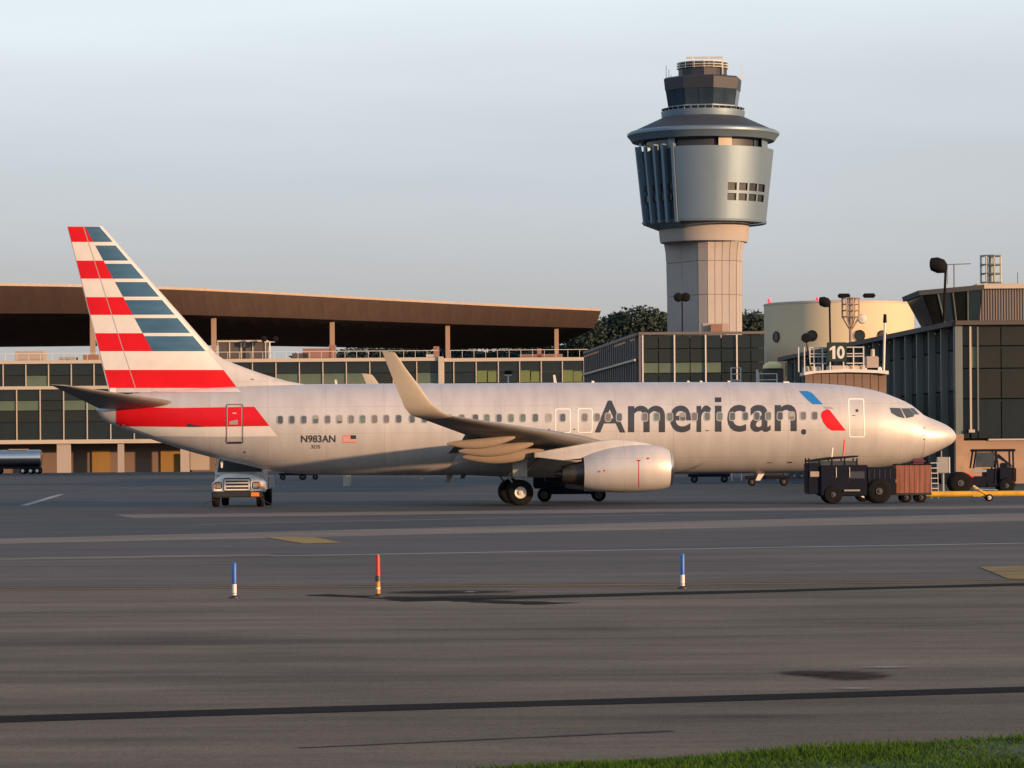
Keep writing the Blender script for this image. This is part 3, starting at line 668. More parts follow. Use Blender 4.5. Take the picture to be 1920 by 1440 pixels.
# blade antennas, drain masts, beacon
def blade(px, py, l, h, up, m, lean=.35):
    p = AP(px, py, 0); sg = 1 if up else -1
    poly = [(p.x + l / 2, p.z - sg * .1), (p.x - l / 2, p.z - sg * .1), (p.x - l / 2 - lean * h, p.z + sg * h), (p.x - lean * h + l * .1, p.z + sg * h)]
    MB().prism(poly, 'y', -.02, .02).build('antenna', m, plane)
blade(795, 889, .18, .22, False, M['white']); blade(846, 889, .3, .36, False, M['fairing'], .3); blade(1432, 884, .34, .40, False, M['white'], .5); blade(1478, 718.3, .4, .07, True, M['white']); blade(872, 889, .3, .2, False, M['letter'])
for px in (1113, 1292, 1316, 1368): blade(px, 716.5, .16, .06, True, M['white'], .1)
blade(416, 868, .12, .22, False, M['white'], -.1)

# ================================================================== EDGE MARKERS
M['blueplastic'] = mat('blue_plastic', (0.012, 0.10, 0.42), 0.4, 0, .08, 8)
M['grey2'] = mat('worn_grey_tape', (.40, .39, .36), .5); M['blueplastic2'] = mat('blue_reflective_tape', (.03, .16, .50), .3)
M['whiteplastic'] = mat('white_plastic', (0.72, 0.70, 0.64), 0.45, 0, .08, 8)
M['redplastic'] = mat('red_plastic', (0.62, 0.03, 0.03), 0.4, 0, .08, 8)
M['orangeplastic'] = mat('orange_plastic', (0.75, 0.25, 0.03), 0.4, 0, .08, 8)
def marker(px, py, top, lab, red=False):
    g = G(px, py); o = thing('edge_marker', lab, 'marker post', (g.x, g.y, 0), 0, 'edge marker posts beside the taxiway')
    h = Z(px, top, g.y); r = .034
    MB().lathe([(.085, 0), (.085, .018), (.055, .03), (.04, .045)], (0, 0, .004), 'z', 20).build('base', M['black'], o, smooth=40)
    for q in ((.12, .16),) if not red else ():
        MB().lathe([(r * 1.03, h * q[0]), (r * 1.03, h * q[1])], n=20).build('reflective_band', M['grey2'], o, smooth=40)
        MB().lathe([(r * 1.09, h * .80), (r * 1.09, h * .86)], n=20).build('reflective_band', M['blueplastic2'], o, smooth=40)
    if not red:
        MB().lathe([(r, .045), (r, h * .40)], n=20).build('lower_sleeve', M['whiteplastic'], o, smooth=40)
        MB().lathe([(r * 1.05, h * .40), (r * 1.05, h - .02), (r * .8, h), (.003, h + .004)], n=20).build('upper_sleeve', M['blueplastic'], o, smooth=40)
    else:
        MB().lathe([(r * .95, .045), (r * .95, h * .36)], n=20).build('lower_sleeve', M['orangeplastic'], o, smooth=40)
        MB().lathe([(r * 1.3, h * .36), (r * 1.3, h * .50)], n=20).build('collar', M['letter'], o, smooth=40)
        MB().lathe([(r * 1.0, h * .50), (r * .9, h - .01), (.003, h)], n=20).build('upper_sleeve', M['redplastic'], o, smooth=40)
        MB().lathe([(r * 1.02, h * .18), (r * 1.02, h * .22)], n=20).build('reflective_band', M['whiteplastic'], o, smooth=40)
marker(439.5, 1122, 1055, 'blue topped white marker post standing in front of the white truck')
marker(709, 1119, 1039, 'red and orange marker post beside the dark seam crossing', True)
marker(1280, 1104, 1038, 'blue topped white marker post standing in front of the engine side')

# ================================================================== VEHICLES
M['truckwhite'] = mat('truck_white_paint', (0.78, 0.77, 0.75), .35, 0, .06, 2, coat=.4)
M['chrome'] = mat('chrome', (.7, .68, .62), .15, 1, .1, 4)
M['lamp'] = mat('headlamp_glass', (.45, .38, .30), .12, .3, .2, 6)
M['amber'] = mat('amber_lens', (.75, .20, .03), .2, 0, .2, 6)
M['navy'] = mat('navy_vehicle_paint', (.004, .006, .017), .7, 0, .3, 2, spec=.2)
M['vglass'] = mat('vehicle_glass', (.05, .065, .07), .08, 0, .3, 1.5)
M['yellow'] = mat('yellow_vehicle_paint', (.62, .36, .03), .45, 0, .15, 3)
M['curtain'] = mat('brown_curtain', (.24, .10, .07), .9, 0, .3, 1.5, (6, 6, .6), bump=.3)
M['grey'] = mat('grey_paint', (.30, .30, .28), .5, 0, .12, 2)
def wheel_x(name, c, r, w, parent):                   # wheel whose axle runs along x
    t = MB().lathe([(r * .6, -w / 2), (r * .92, -w / 2), (r, -w * .3), (r, w * .3), (r * .92, w / 2), (r * .6, w / 2)], c, 'x', 24).build(name, M['tyre'], parent, smooth=50)
    MB().lathe([(r * .58, -w * .42), (r * .3, -w * .3)], c, 'x', 18).build('rim', M['grey'], t, smooth=40); return t
g = P(444.5, 900, 149.0)
tr = thing('service_truck', 'white service truck facing the camera with chrome grille under the tail', 'truck', (g.x, g.y, 0))
hood = [(-.95, .0), (-1.12, .55)]
rg = []
for y, w, z0, z1, tp in ((0, 1.02, .70, 1.26, .74), (.25, 1.12, .66, 1.37, .68), (.8, 1.15, .66, 1.47, .64), (1.5, 1.16, .66, 1.52, .70)):
    rg.append([(-w, y, z0), (w, y, z0), (w * 1.02, y, z0 + .38), (w * tp, y, z1 - .03), (w * tp * .85, y, z1), (-w * tp * .85, y, z1), (-w * tp, y, z1 - .03), (-w * 1.02, y, z0 + .38)])
body = MB().rings(rg).build('hood', M['truckwhite'], tr, smooth=30)
cabm = []
for z, w, y0, y1 in ((1.40, 1.10, 1.35, 3.3), (1.52, 1.10, 1.42, 3.3), (2.40, .92, 1.95, 3.25), (2.48, .85, 2.1, 3.2)):
    cabm.append([(-w, y0, z), (w, y0, z), (w, y1, z), (-w, y1, z)])
MB().rings(cabm).build('cab', M['truckwhite'], tr, smooth=30)
MB().add([(-.99, 1.40, 1.54), (.99, 1.40, 1.54), (.86, 1.86, 2.34), (-.86, 1.86, 2.34)], [(0, 1, 2, 3)]).build('windscreen', M['vglass'], tr)
MB().bbox((-1.12, 1.5, .7), (1.12, 3.3, 1.42), .06).build('cab_body', M['truckwhite'], tr)
MB().bbox((-1.15, 3.4, .75), (1.15, 7.2, 1.35), .04).build('service_bed', M['grey'], tr)
gr = MB().bbox((-.60, -.05, .70), (.60, .05, 1.28), .05).build('grille', M['black'], tr)
for z in (.76, .91, 1.06, 1.19): MB().bbox((-.50, -.09, z - .03), (.50, -.04, z + .03), .01).build('grille_bar', M['white'], gr)
MB().bbox((-.56, -.085, .73), (-.50, -.035, 1.22), .01).bbox((.50, -.085, .73), (.56, -.035, 1.22), .01).build('grille_surround', M['white'], gr)
for s_ in (-1, 1):
    MB().bbox((s_ * .66 if s_ > 0 else -1.02, -.04, .80), (1.02 if s_ > 0 else -.66, .06, 1.10), .04).build('headlight', M['lamp'], tr)
    MB().bbox((s_ * .98 - .07, -.06, .84), (s_ * .98 + .07, .05, 1.04), .02).build('indicator', M['amber'], tr)
    for y in (.55, 5.4): wheel_x('wheel', (s_ * .98, y, .43), .43, .30, tr)
    MB().tube((s_ * 1.1, 1.6, 1.75), (s_ * 1.02, 1.55, 2.35), .02).build('mirror_arm', M['chrome'], tr)
MB().bbox((-1.12, -.14, .42), (1.12, .12, .68), .05).build('bumper', M['black'], tr)
MB().bbox((.62, -.17, .46), (.98, -.13, .64), .01).build('licence_plate', M['amber'], tr)
MB().tube((-1.5, 0, .12), (-1.0, .1, .35), .02).tube((1.45, 0, .12), (1.0, .1, .35), .02).build('tow_hook', M['black'], tr)

# aircraft tug in front of the nose
DT = 145.0; g = P(1600, 900, DT); S = DT / F
def TX(px): return (px - 1600) * S
def TZ(px, py): return Z(px, py, DT)
tug = thing('pushback_tug', 'dark navy pushback tug parked in front of the nose gear', 'tug', (g.x, g.y, 0))
MB().bbox((TX(1538), 0, .32), (TX(1628), 2.0, TZ(1590, 872)), .05).build('chassis', M['navy'], tug)
MB().bbox((TX(1624), .05, .36), (TX(1680), 2.0, TZ(1650, 876)), .05).build('engine_hood', M['navy'], tug)
MB().bbox((TX(1515), .1, .42), (TX(1540), 1.95, TZ(1525, 868)), .04).build('rear_deck', M['navy'], tug)
MB().prism([(TX(1516), TZ(1516, 866)), (TX(1610), TZ(1610, 857)), (TX(1610), TZ(1610, 854)), (TX(1560), TZ(1560, 857)), (TX(1516), TZ(1516, 863))], 'y', .15, 1.9).build('cab_roof', M['navy'], tug)
for px in (1517.5, 1538, 1561, 1585, 1608): MB().box((TX(px) - .03, .18, TZ(px, 875)), (TX(px) + .03, .24, TZ(px, 859))).box((TX(px) - .03, 1.8, TZ(px, 875)), (TX(px) + .03, 1.86, TZ(px, 859))).build('cab_post', M['navy'], tug)
for a_, b_ in ((1519.5, 1536.5), (1539.5, 1559.5), (1562.5, 1583.5), (1586.5, 1606.5)):
    MB().box((TX(a_), .2, TZ(a_, 873)), (TX(b_), .22, TZ(a_, 864))).build('cab_window', M['vglass'], tug)
MB().bbox((TX(1575), .5, TZ(1575, 880)), (TX(1590), .8, TZ(1590, 866)), .03).build('seat', M['grey'], tug)
MB().box((TX(1594), -.012, TZ(1600, 897)), (TX(1621), 0.0, TZ(1600, 884))).build('side_plate', M['letter'], tug)
for px, r in ((1562.5, .40), (1649, .53)):
    for y in (.12, 1.85): wheel('wheel', (TX(px), y, r), r, .34, tug, rimr=.3, rm='darkrim')
    MB().lathe([(r * 1.18, -.05), (r * 1.18, .4)], (TX(px), .12, r), 'y', 20, 0, math.pi, cap=False).build('wheel_arch', M['navy'], tug, smooth=40)
MB().tube((TX(1583), .4, TZ(1583, 857)), (TX(1586), .4, TZ(1586, 824)), .035, n=8).build('warning_wand', M['redplastic'], tug)
MB().tube((TX(1562), .6, TZ(1562, 857)), (TX(1564), .6, TZ(1564, 839)), .04, n=8).build('exhaust_stack', M['white'], tug)
MB().bbox((TX(1519), .05, TZ(1525, 894)), (TX(1536), .11, TZ(1525, 884)), .01).build('rear_light', M['lamp'], tug)

for k in range(5): MB().box((TX(1629 + k * 10), .035, TZ(1650, 898)), (TX(1629 + k * 10 + 1.2), .055, TZ(1650, 880))).build('hood_louvre', M['letter'], tug)
MB().box((TX(1566), -.005, TZ(1600, 900)), (TX(1567), .01, TZ(1600, 874))).box((TX(1591), -.005, TZ(1600, 904)), (TX(1592), .01, TZ(1600, 874))).build('door_seam', M['black'], tug)
MB().bbox((TX(1582), -.12, TZ(1600, 921)), (TX(1612), .05, TZ(1600, 918)), .01).build('step', M['grey'], tug)
MB().tube((TX(1568), -.03, TZ(1600, 895)), (TX(1568), -.03, TZ(1600, 876)), .015, n=6).tube((TX(1593), -.03, TZ(1600, 895)), (TX(1593), -.03, TZ(1600, 876)), .015, n=6).build('grab_rail', M['rim'], tug)
MB().bbox((TX(1678), .3, TZ(1678, 905)), (TX(1682), .55, TZ(1678, 898)), .01).build('headlight', M['lamp'], tug)

# curtain-sided cart
DC = 147.0; g = P(1712, 900, DC); S = DC / F
ct = thing('baggage_cart', 'baggage cart with brown pleated curtain behind the navy tug', 'baggage cart', (g.x, g.y, 0))
cx0, cx1 = (1681 - 1712) * S, (1746 - 1712) * S; zt1 = Z(1712, 872, DC)
vs = []; n = 60
for k in range(n + 1):
    x = cx0 + (cx1 - cx0) * k / n; y = .012 * math.sin(k * 2.1) + .008 * math.sin(k * .7)
    vs += [(x, y, .42), (x, y * .5, zt1)]
MB().add(vs, [(2 * k, 2 * k + 2, 2 * k + 3, 2 * k + 1) for k in range(n)]).build('curtain', M['curtain'], ct, smooth=60)
MB().bbox((cx0, .06, .42), (cx1, 1.5, zt1), .02).build('cart_box', M['curtain'], ct)
MB().bbox((cx0 - .02, -.04, .32), (cx1 + .02, 1.5, .42), .02).build('chassis', M['black'], ct)
MB().bbox((cx0 - .02, -.05, zt1), (cx1 + .02, 1.5, zt1 + .05), .02).build('top_rail', M['navy'], ct)
for px in (1700, 1728):
    for y in (.1, 1.4): wheel('wheel', ((px - 1712) * S, y, .22), .22, .14, ct, rm='darkrim')
bag = MB(); bag.bbox((0, 0, 0), (.62, .45, .24), .09)
o = bag.build('bag', mat('purple_cloth', (.10, .03, .06), .8), None, smooth=50); o.location = (g.x + (1711 - 1712) * S, g.y + .3, zt1 + .05)
tag(o, 'dark purple bag lying on top of the curtained baggage cart', 'bag')

# tow bar
DB = 150.0; g = P(1830, 930, DB); S = DB / F
tb = thing('tow_bar', 'long yellow aircraft tow bar on small wheels at the right edge', 'tow bar', (g.x, g.y, 0))
zb_ = Z(1830, 926, DB)
MB().tube(((1736 - 1830) * S, 0, zb_ + .0), ((2030 - 1830) * S, 0, zb_ - .0), .13, n=14).build('bar', M['yellow'], tb, smooth=40)
MB().bbox(((1822 - 1830) * S, -.12, zb_ - .12), ((1852 - 1830) * S, .12, zb_ + .12), .03).tube(((1824 - 1830) * S, -.1, zb_ + .35), ((1850 - 1830) * S, -.1, zb_ - .05), .06).build('wheel_bracket', M['yellow'], tb)
MB().tube(((1826 - 1830) * S, -.15, zb_ + .22), ((1870 - 1830) * S, -.15, zb_ + .16), .025).build('jack_handle', M['chrome'], tb)
wheel('wheel', ((1854 - 1830) * S, -.2, .155), .155, .1, tb, rimr=.6); wheel('wheel', ((1854 - 1830) * S, .25, .155), .155, .1, tb)
MB().bbox(((1730 - 1830) * S, -.1, zb_ - .12), ((1744 - 1830) * S, .1, zb_ + .14), .03).tube(((1722 - 1830) * S, 0, zb_ + .05), ((1732 - 1830) * S, 0, zb_), .05).build('tow_head', M['darkmetal'], tb)

# tractor with cab at right
DR = 176.0; g = P(1850, 920, DR); S = DR / F
tk = thing('baggage_tractor', 'dark blue baggage tractor with open cab against the tan brick wall', 'baggage tractor', (g.x, g.y, 0))
def RX(px): return (px - 1850) * S
def RZ(py, px=1850): return Z(px, py, DR)
MB().bbox((RX(1806), 0, .35), (RX(1852), 1.4, RZ(893)), .06).build('hood', M['navy'], tk)
MB().bbox((RX(1850), 0, .35), (RX(1905), 1.4, RZ(904)), .06).build('chassis', M['navy'], tk)
MB().bbox((RX(1874), .02, RZ(905)), (RX(1906), 1.38, RZ(877)), .05).build('door', M['navy'], tk)
MB().bbox((RX(1826), -.05, RZ(847)), (RX(1905), 1.45, RZ(842)), .04).build('cab_roof', M['navy'], tk)
for (a_, y0, b_, y1) in ((1826, 878, 1831, 845), (1866, 905, 1868, 845), (1901, 905, 1900, 845), (1872, 877, 1868, 845)):
    for y in (.04, 1.36): MB().tube((RX(a_), y, RZ(y0)), (RX(b_), y, RZ(y1)), .05, n=8).build('cab_post', M['navy'], tk)
MB().add([(RX(1829), .05, RZ(876)), (RX(1864), .05, RZ(876)), (RX(1866), .05, RZ(848)), (RX(1832), .05, RZ(848))], [(0, 1, 2, 3)]).build('cab_window', M['vglass'], tk)
MB().add([(RX(1870), .06, RZ(858)), (RX(1899), .06, RZ(876)), (RX(1899), .06, RZ(874)), (RX(1872), .06, RZ(850))], [(0, 1, 2, 3)]).build('windscreen_brace', M['navy'], tk)
MB().bbox((RX(1848), .03, RZ(905)), (RX(1868), 1.37, RZ(879)), .04).build('front_cowl', M['navy'], tk)
MB().bbox((RX(1880), .3, RZ(895)), (RX(1898), 1.1, RZ(868)), .05).build('seat', M['black'], tk)
MB().bbox((RX(1824), -.03, RZ(885)), (RX(1850), .0, RZ(880)), .01).build('cab_sill', M['grey'], tk)
MB().tube((RX(1815), .1, RZ(888)), (RX(1828), .1, RZ(898)), .06).build('fender_lamp', M['redplastic'], tk)
for px, r in ((1802, .58), (1888, .42)):
    for y in (.05, 1.3): wheel('wheel', (RX(px), y, r), r, .28, tk, rimr=.3, rm='darkrim')

# small step ladder and notice board between
DL = 160.0; S = DL / F
g = P(1753, 900, DL); ld = thing('step_ladder', 'pale metal step ladder standing right of the curtained cart', 'ladder', (g.x, g.y, 0))
for sx_ in (-.16, .16): MB().tube((sx_, 0, 0), (sx_, .3, Z(1753, 868, DL)), .02, n=8).build('rail', M['grey'], ld)
for k in range(7): MB().box((-.16, .04 * k + .0, .22 + .24 * k), (.16, .04 * k + .06, .25 + .24 * k)).build('rung', M['whiteplastic'], ld)
g = P(1769, 900, 168); ub = thing('utility_cabinet', 'grey utility cabinet on a stand beneath the nose tip', 'utility cabinet', (g.x, g.y, 0)); S = 168 / F
MB().bbox((-12 * S, 0, Z(1769, 887, 168)), (12 * S, .3, Z(1769, 857, 168)), .03).build('cabinet_box', M['grey'], ub)
MB().bbox((10.5 * S, -.02, Z(1769, 887, 168)), (12.5 * S, 0, Z(1769, 857, 168)), .01).build('door_edge', M['white'], ub)
MB().tube((0, .15, 0), (0, .15, Z(1769, 886, 168)), .06).tube((-3 * S, .15, Z(1769, 857, 168)), (-3 * S, .15, Z(1769, 845, 168)), .03).build('stand', M['grey'], ub)

# dark dolly behind the main gear
g = P(1045, 930, 158); dl = thing('ground_cart', 'dark ground service cart parked behind the near engine', 'cart', (g.x, g.y, 0)); S = 158 / F
MB().bbox((-28 * S, 0, .35), (70 * S, 1.5, .62), .04).build('deck', M['navy'], dl)
MB().bbox((-45 * S, .2, .62), (48 * S, 1.3, 1.95), .06).build('cart_body', M['navy'], dl)
for px in (-24, 78): 
    for y in (.1, 1.3): wheel('wheel', (px * S, y, .33), .33, .2, dl, rimr=.55, rm='darkrim')
MB().tube((50 * S, -.1, .52), (110 * S, -.1, .46), .04).build('draw_bar', M['grey'], dl)

# fuel tanker at far left
DF = 520.0; g = P(35, 880, DF); S = DF / F
fu = thing('fuel_tanker', 'long silver fuel tanker parked far away at the left edge', 'tanker truck', (g.x, g.y, 0))
MB().lathe([(.01, -5.2), (.9, -5.15), (1.25, -4.9), (1.3, -4.6), (1.3, 3.2), (1.2, 3.5), (.6, 3.62), (.01, 3.65)], (0, 0, 2.45), 'x', 28).build('tank', M['metal'], fu, smooth=50)
MB().bbox((-5, -1.1, .8), (3.4, 1.1, 1.15), .05).build('chassis', M['navy'], fu)
for x in (-4.2, -3.0, .8, 2.0, 3.0):
    for y in (-1.15, 1.15): wheel('wheel', (x, y, .5), .5, .35, fu, rimr=.5)
MB().bbox((-1.5, -.5, 3.72), (1.5, .5, 3.85), .03).build('walkway', M['grey'], fu)
# small far vehicles seen below the belly
for k, (px, D_, w, lab) in enumerate(((548, 330, 2.6, 'small dark cart far behind the rear fuselage, nearest the white truck'), (580, 330, 1.6, 'dark loader far behind the rear fuselage, right of another cart'), (1330, 260, 3.2, 'low dark baggage dolly seen beneath the forward belly'), (1440, 230, 3.0, 'dark equipment trolley beneath the belly near the blade antenna'))):
    g = P(px, 890, D_); o = thing('equipment_trolley', lab, 'trolley', (g.x, g.y, 0), 0, 'equipment trolleys seen below the belly')
    MB().bbox((-w / 2, 0, .45), (w / 2, 1.4, .7), .04).build('deck', M['navy'], o)
    MB().bbox((-w * .3, .1, .7), (w * .35, 1.3, 1.15 + .2 * (k % 2)), .04).build('load', M['black'], o)
    for x in (-w * .36, w * .36): wheel('wheel', (x, .1, .28), .28, .2, o, rm='darkrim')

# ================================================================== BUILDING MATERIALS
M['tan'] = mat('tan_concrete', (0.36, 0.31, 0.27), .8, 0, .06, .35, bump=.15)
M['towerconc'] = mat('tower_concrete', (0.345, 0.325, 0.315), .85, 0, .06, .25, bump=.12)
M['toweralu'] = mat('tower_metal_cladding', (0.17, 0.245, 0.315), .50, .45, .10, .25, (1, 1, .3))
M['roofgrey'] = mat('grey_roof_metal', (0.04, 0.05, 0.065), .7, .1, .1, .5)
M['cabbrown'] = mat('cab_band', (0.028, 0.034, 0.048), .5, .2, .08, .5)
M['glass'] = mat('dark_building_glass', (0.011, 0.016, 0.017), .10, 0, .5, .25)
M['glassblue'] = mat('blue_tower_glass', (0.025, 0.045, 0.07), .12, 0, .3, .3)
M['glassgreen'] = mat('green_tinted_glass', (0.085, 0.12, 0.085), .25, 0, .35, .25)
M['glassolive'] = mat('olive_glass', (0.014, 0.017, 0.013), .12, 0, .5, .2)
M['cream'] = mat('cream_painted_steel', (0.46, 0.41, 0.34), .6, 0, .06, .5)
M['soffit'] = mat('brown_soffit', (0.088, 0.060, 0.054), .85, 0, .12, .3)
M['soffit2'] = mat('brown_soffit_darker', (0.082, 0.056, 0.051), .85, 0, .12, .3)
M['col'] = mat('brown_column', (0.33, 0.24, 0.19), .7, 0, .1, .5)
M['darkwall'] = mat('dark_recess_wall', (0.07, 0.062, 0.058), .8, 0, .3, .2)
M['groundwall'] = mat('brown_ground_floor_wall', (0.15, 0.105, 0.085), .8, 0, .35, .12)
M['rust'] = mat('rusty_plant_metal', (0.24, 0.13, 0.10), .8, 0, .2, .5)
M['tank'] = mat('cream_rendered_drum', (0.56, 0.49, 0.34), .8, 0, .03, .15)
M['brick'] = mat('tan_brick', (0.36, 0.25, 0.17), .85, 0, .16, .6, (1, 1, 5), bump=.3)
M['corr'] = mat('corrugated_brown', (0.19, 0.16, 0.14), .6, 0, .08, .5)
M['yellowbox'] = mat('ochre_panel', (0.24, 0.14, 0.035), .8, 0, .15, .4)
M['rail'] = mat('painted_rail', (.62, .60, .55), .5)
M['poledark'] = mat('dark_pole', (.009, .009, .011), .8, spec=.1)
M['redlens'] = mat('red_warning_lens', (.55, .03, .05), .3, emit=((1, .05, .1), 1.2))
M['sign'] = mat('dark_green_sign', (.012, .028, .018), .5)

# ================================================================== TERMINAL WITH UPSWEPT ROOF
DTm = 560.0; S = DTm / F
def tx(px): return X(px, 700, DTm)
x_l = tx(-110); x_r = tx(1102); org = (x_l, DTm, 0)
tm = thing('terminal', 'long glazed terminal with a sweeping brown upswept roof behind the tail', 'building', org)
zr = lambda y, px=300: Z(px, y, DTm)
z_b0, z_b1 = zr(680.5), zr(674)            # roof beam
z_f0, z_f1 = zr(728.5), zr(722.5)          # floor beam
z_g0, z_g1 = zr(830.5), zr(823)            # ground floor beam
o3 = Vector(org)
xm = tx(827) - x_l; W = x_r - x_l
def tbox(name, m, x0, x1, y0, y1, z0, z1): return piece(name, m, tm, ((x0 + x1) / 2, (y0 + y1) / 2, (z0 + z1) / 2), (x1 - x0, y1 - y0, z1 - z0))
tbox('roof_beam', M['cream'], 0, xm, -.5, .3, z_b0, z_b1); tbox('roof_beam', M['cream'], xm + .45, W, -.3, .5, z_b0 - .15, z_b1 - .15)
tbox('floor_beam', M['cream'], 0, xm, -.35, .3, z_f0, z_f1); tbox('floor_beam', M['cream'], 0, xm, -.35, .3, z_g0, z_g1)
tbox('pillar', M['cream'], xm - .42, xm + .42, -.9, .3, 0, z_b1 + .1)
tbox('roof_deck', M['darkwall'], 0, W, .5, 135, z_b0 - .2, z_b0 + .3)
tbox('interior_wall', M['darkwall'], 0, W, 8, 8.3, z_g1, z_b0 - .3); tbox('interior_wall', M['groundwall'], 0, W, 5.5, 5.8, 0, z_g0); tbox('floor_slab', M['darkwall'], 0, W, .35, 8, z_f0, z_f1 - .1); tbox('floor_slab', M['darkwall'], 0, W, .35, 8, z_g0, z_g1 - .1)
bay = 43.6 * S
mpx = [6 + 42.6 * k for k in range(-3, 11)] + [473.5 + 44 * k for k in range(0, 8)]
k = 0
def mullions_glass(x0, x1, z0, z1, rows, kinds, wide=.16):
    tbox('mullion', M['cream'], x0 - wide / 2, x0 + wide / 2, -.18, .22, z0, z1)
    for (a_, b_), m in zip(rows, kinds):
        za, zb2 = z0 + (z1 - z0) * a_, z0 + (z1 - z0) * b_
        g_ = tbox('pane', m, x0 + wide / 2, x1 - wide / 2, .02, .06, za + .04, zb2 - .04)
ups = sorted(mpx); 
for a_, b_ in zip(ups, ups[1:] + [824]):
    x0, x1 = tx(a_) - x_l, tx(b_) - x_l
    if x1 > xm - .4: x1 = xm - .4
    low = M['glassgreen'] if 500 < a_ < 690 or random.random() < .35 else M['glassolive']
    mullions_glass(x0, x1, z_f1, z_b0, ((0, .48), (.48, 1)), (low, M['glass']))
lo = [31 - 44 * 3 + 44 * k for k in range(0, 12)]
for k, (a_, b_) in enumerate(zip(lo, lo[1:])):
    x0, x1 = tx(a_) - x_l, tx(b_) - x_l
    mullions_glass(x0, x1, z_g1, z_f0, ((0, .35), (.35, .58), (.58, .78), (.78, 1)), (M['glass'], M['glassolive'], M['glassgreen'] if k % 4 else M['glassolive'], M['glass']))
rs = [832, 851, 893, 934.5, 974.5, 1015, 1054.6, 1095]
for i, (a_, b_) in enumerate(zip(rs, rs[1:] + [1102])):
    x0, x1 = tx(a_) - x_l, tx(b_) - x_l
    m = M['glassgreen'] if i in (2, 4, 6) else M['glass']
    if i == 2 or i == 4 or i == 6:
        xc = (x0 + x1) / 2; mullions_glass(x0, x1, z_f1, z_b0 - .15, ((.5, 1),), (M['glass'],))
        for u0, u1 in ((x0 + .15, xc - .08), (xc + .08, x1 - .15)): tbox('pane', MATS.setdefault('lime', mat('lime_lit_blind', (.12, .16, .055), .5, 0, .15, .3)), u0, u1, .02, .06, z_f1 + .1, z_f1 + (z_b0 - z_f1) * .55)
    else: mullions_glass(x0, x1, z_f1, z_b0 - .15, ((0, .5), (.5, 1)), (m, M['glass']))
for px, w in ((118, 25), (225, 11), (345, 16), (-20, 16)):
    x0 = tx(px - w / 2) - x_l; tbox('ground_column', M['tan'], x0, x0 + w * S, .0, 1.0, 0, z_g0)
for px, w in ((181, 34), (312, 36)): tbox('ochre_panel', M['yellowbox'], tx(px - w / 2) - x_l, tx(px + w / 2) - x_l, 5.2, 5.4, 0, zr(843))
tbox('pale_panel', M['tan'], tx(352) - x_l, tx(388) - x_l, 3.2, 3.4, .3, zr(846))
# roof top plant and rails
for a_, y0, b_, m in ((22, 657, 75, M['tan']), (150, 664, 180, M['rust']), (565, 652, 618, M['rust']), (615, 645, 626, M['rust']), (545, 661, 575, M['darkwall']), (975, 663, 1056, M['rust']), (798, 663, 820, M['cream']), (812, 648, 822, M['rust']), (1008, 652, 1016, M['rust']), (1015, 706, 1016, M['rust']), (105, 668, 135, M['grey'])):
    tbox('rooftop_unit', m, tx(a_) - x_l, tx(b_) - x_l, 4, 8, z_b0 + .3, zr(y0, a_))
ph = piece('penthouse', M['darkwall'], tm, ((tx(452) - x_l), 6, (zr(641) + z_b1) / 2), (90 * S, 4, zr(641) - z_b1))
tbox('penthouse_roof', M['cream'], tx(404) - x_l, tx(498) - x_l, 3.6, 8.4, zr(641), zr(637.5))
for px in (405, 427, 449, 471, 495): tbox('penthouse_mullion', M['cream'], tx(px) - x_l - .1, tx(px) - x_l + .1, 3.85, 4.0, z_b1 - .5, zr(641))
for a_, b_ in ((-100, 190), (405, 822), (845, 1102)):
    tbox('rail', M['rail'], tx(a_) - x_l, tx(b_) - x_l, .1, .17, zr(661.5), zr(660.6))
    px = a_
    while px < b_: tbox('rail_post', M['rail'], tx(px) - x_l - .03, tx(px) - x_l + .03, .1, .17, z_b1 - .2, zr(661)); px += 22
# roof: front edge, section and soffit panels
tp_px = [(-140, 533), (0, 535.5), (150, 538), (330, 543), (500, 551), (700, 562), (900, 572.5), (1127, 583)]
ZF = Z(0, 535.5, DTm + 2)
edge = []
for px, y in tp_px:
    r_ = ray(px, y); D_ = (ZF - H) / r_.z; edge.append((r_.x * D_, D_))
ef = pchip([e[0] for e in edge], [e[1] for e in edge]); ex0, ex1 = edge[0][0], edge[-1][0]
sec = [(0, 0), (3, -2.0), (8, -4.4), (16, -5.3), (28, -6.2), (42, -7.2), (66, -8.2)]
npan = 90
def rpt(u, j, dz=0):
    x = ex0 + (ex1 - ex0) * u; d, z = sec[j]
    xs = x - (d / 66) * (11 * max(0, u - .6) / .4)       # the right end tapers back
    k_ = 1 - .35 * max(0, (u - .75) / .25) * (j / 6)
    return (xs - x_l, ef(x) + d * k_ - DTm, ZF + z * (1 - .28 * u) + dz)
M['soffitshade'] = mat('shade_toned_soffit', (0.070, 0.055, 0.058), .9, 0, .25, .3, spec=.1)  # rear soffit colour darkened to carry the shade deep under the roof
def soffit(u0, u1, js):
    vs = [rpt(u, j) for j in js for u in (u0, u1)]; n = len(vs); k = len(js)
    vs2 = [(v[0], v[1] + .1, v[2] + .12) for v in vs]
    return MB().add(vs + vs2, [(2 * j, 2 * j + 1, 2 * j + 3, 2 * j + 2) for j in range(k - 1)] + [(n + 2 * j, n + 2 * j + 2, n + 2 * j + 3, n + 2 * j + 1) for j in range(k - 1)] + [(2 * j, 2 * j + 2, n + 2 * j + 2, n + 2 * j) for j in range(k - 1)] + [(2 * j + 1, n + 1 + 2 * j, n + 3 + 2 * j, 2 * j + 3) for j in range(k - 1)] + [(0, n, n + 1, 1), (n - 2, n - 1, 2 * n - 1, 2 * n - 2)])
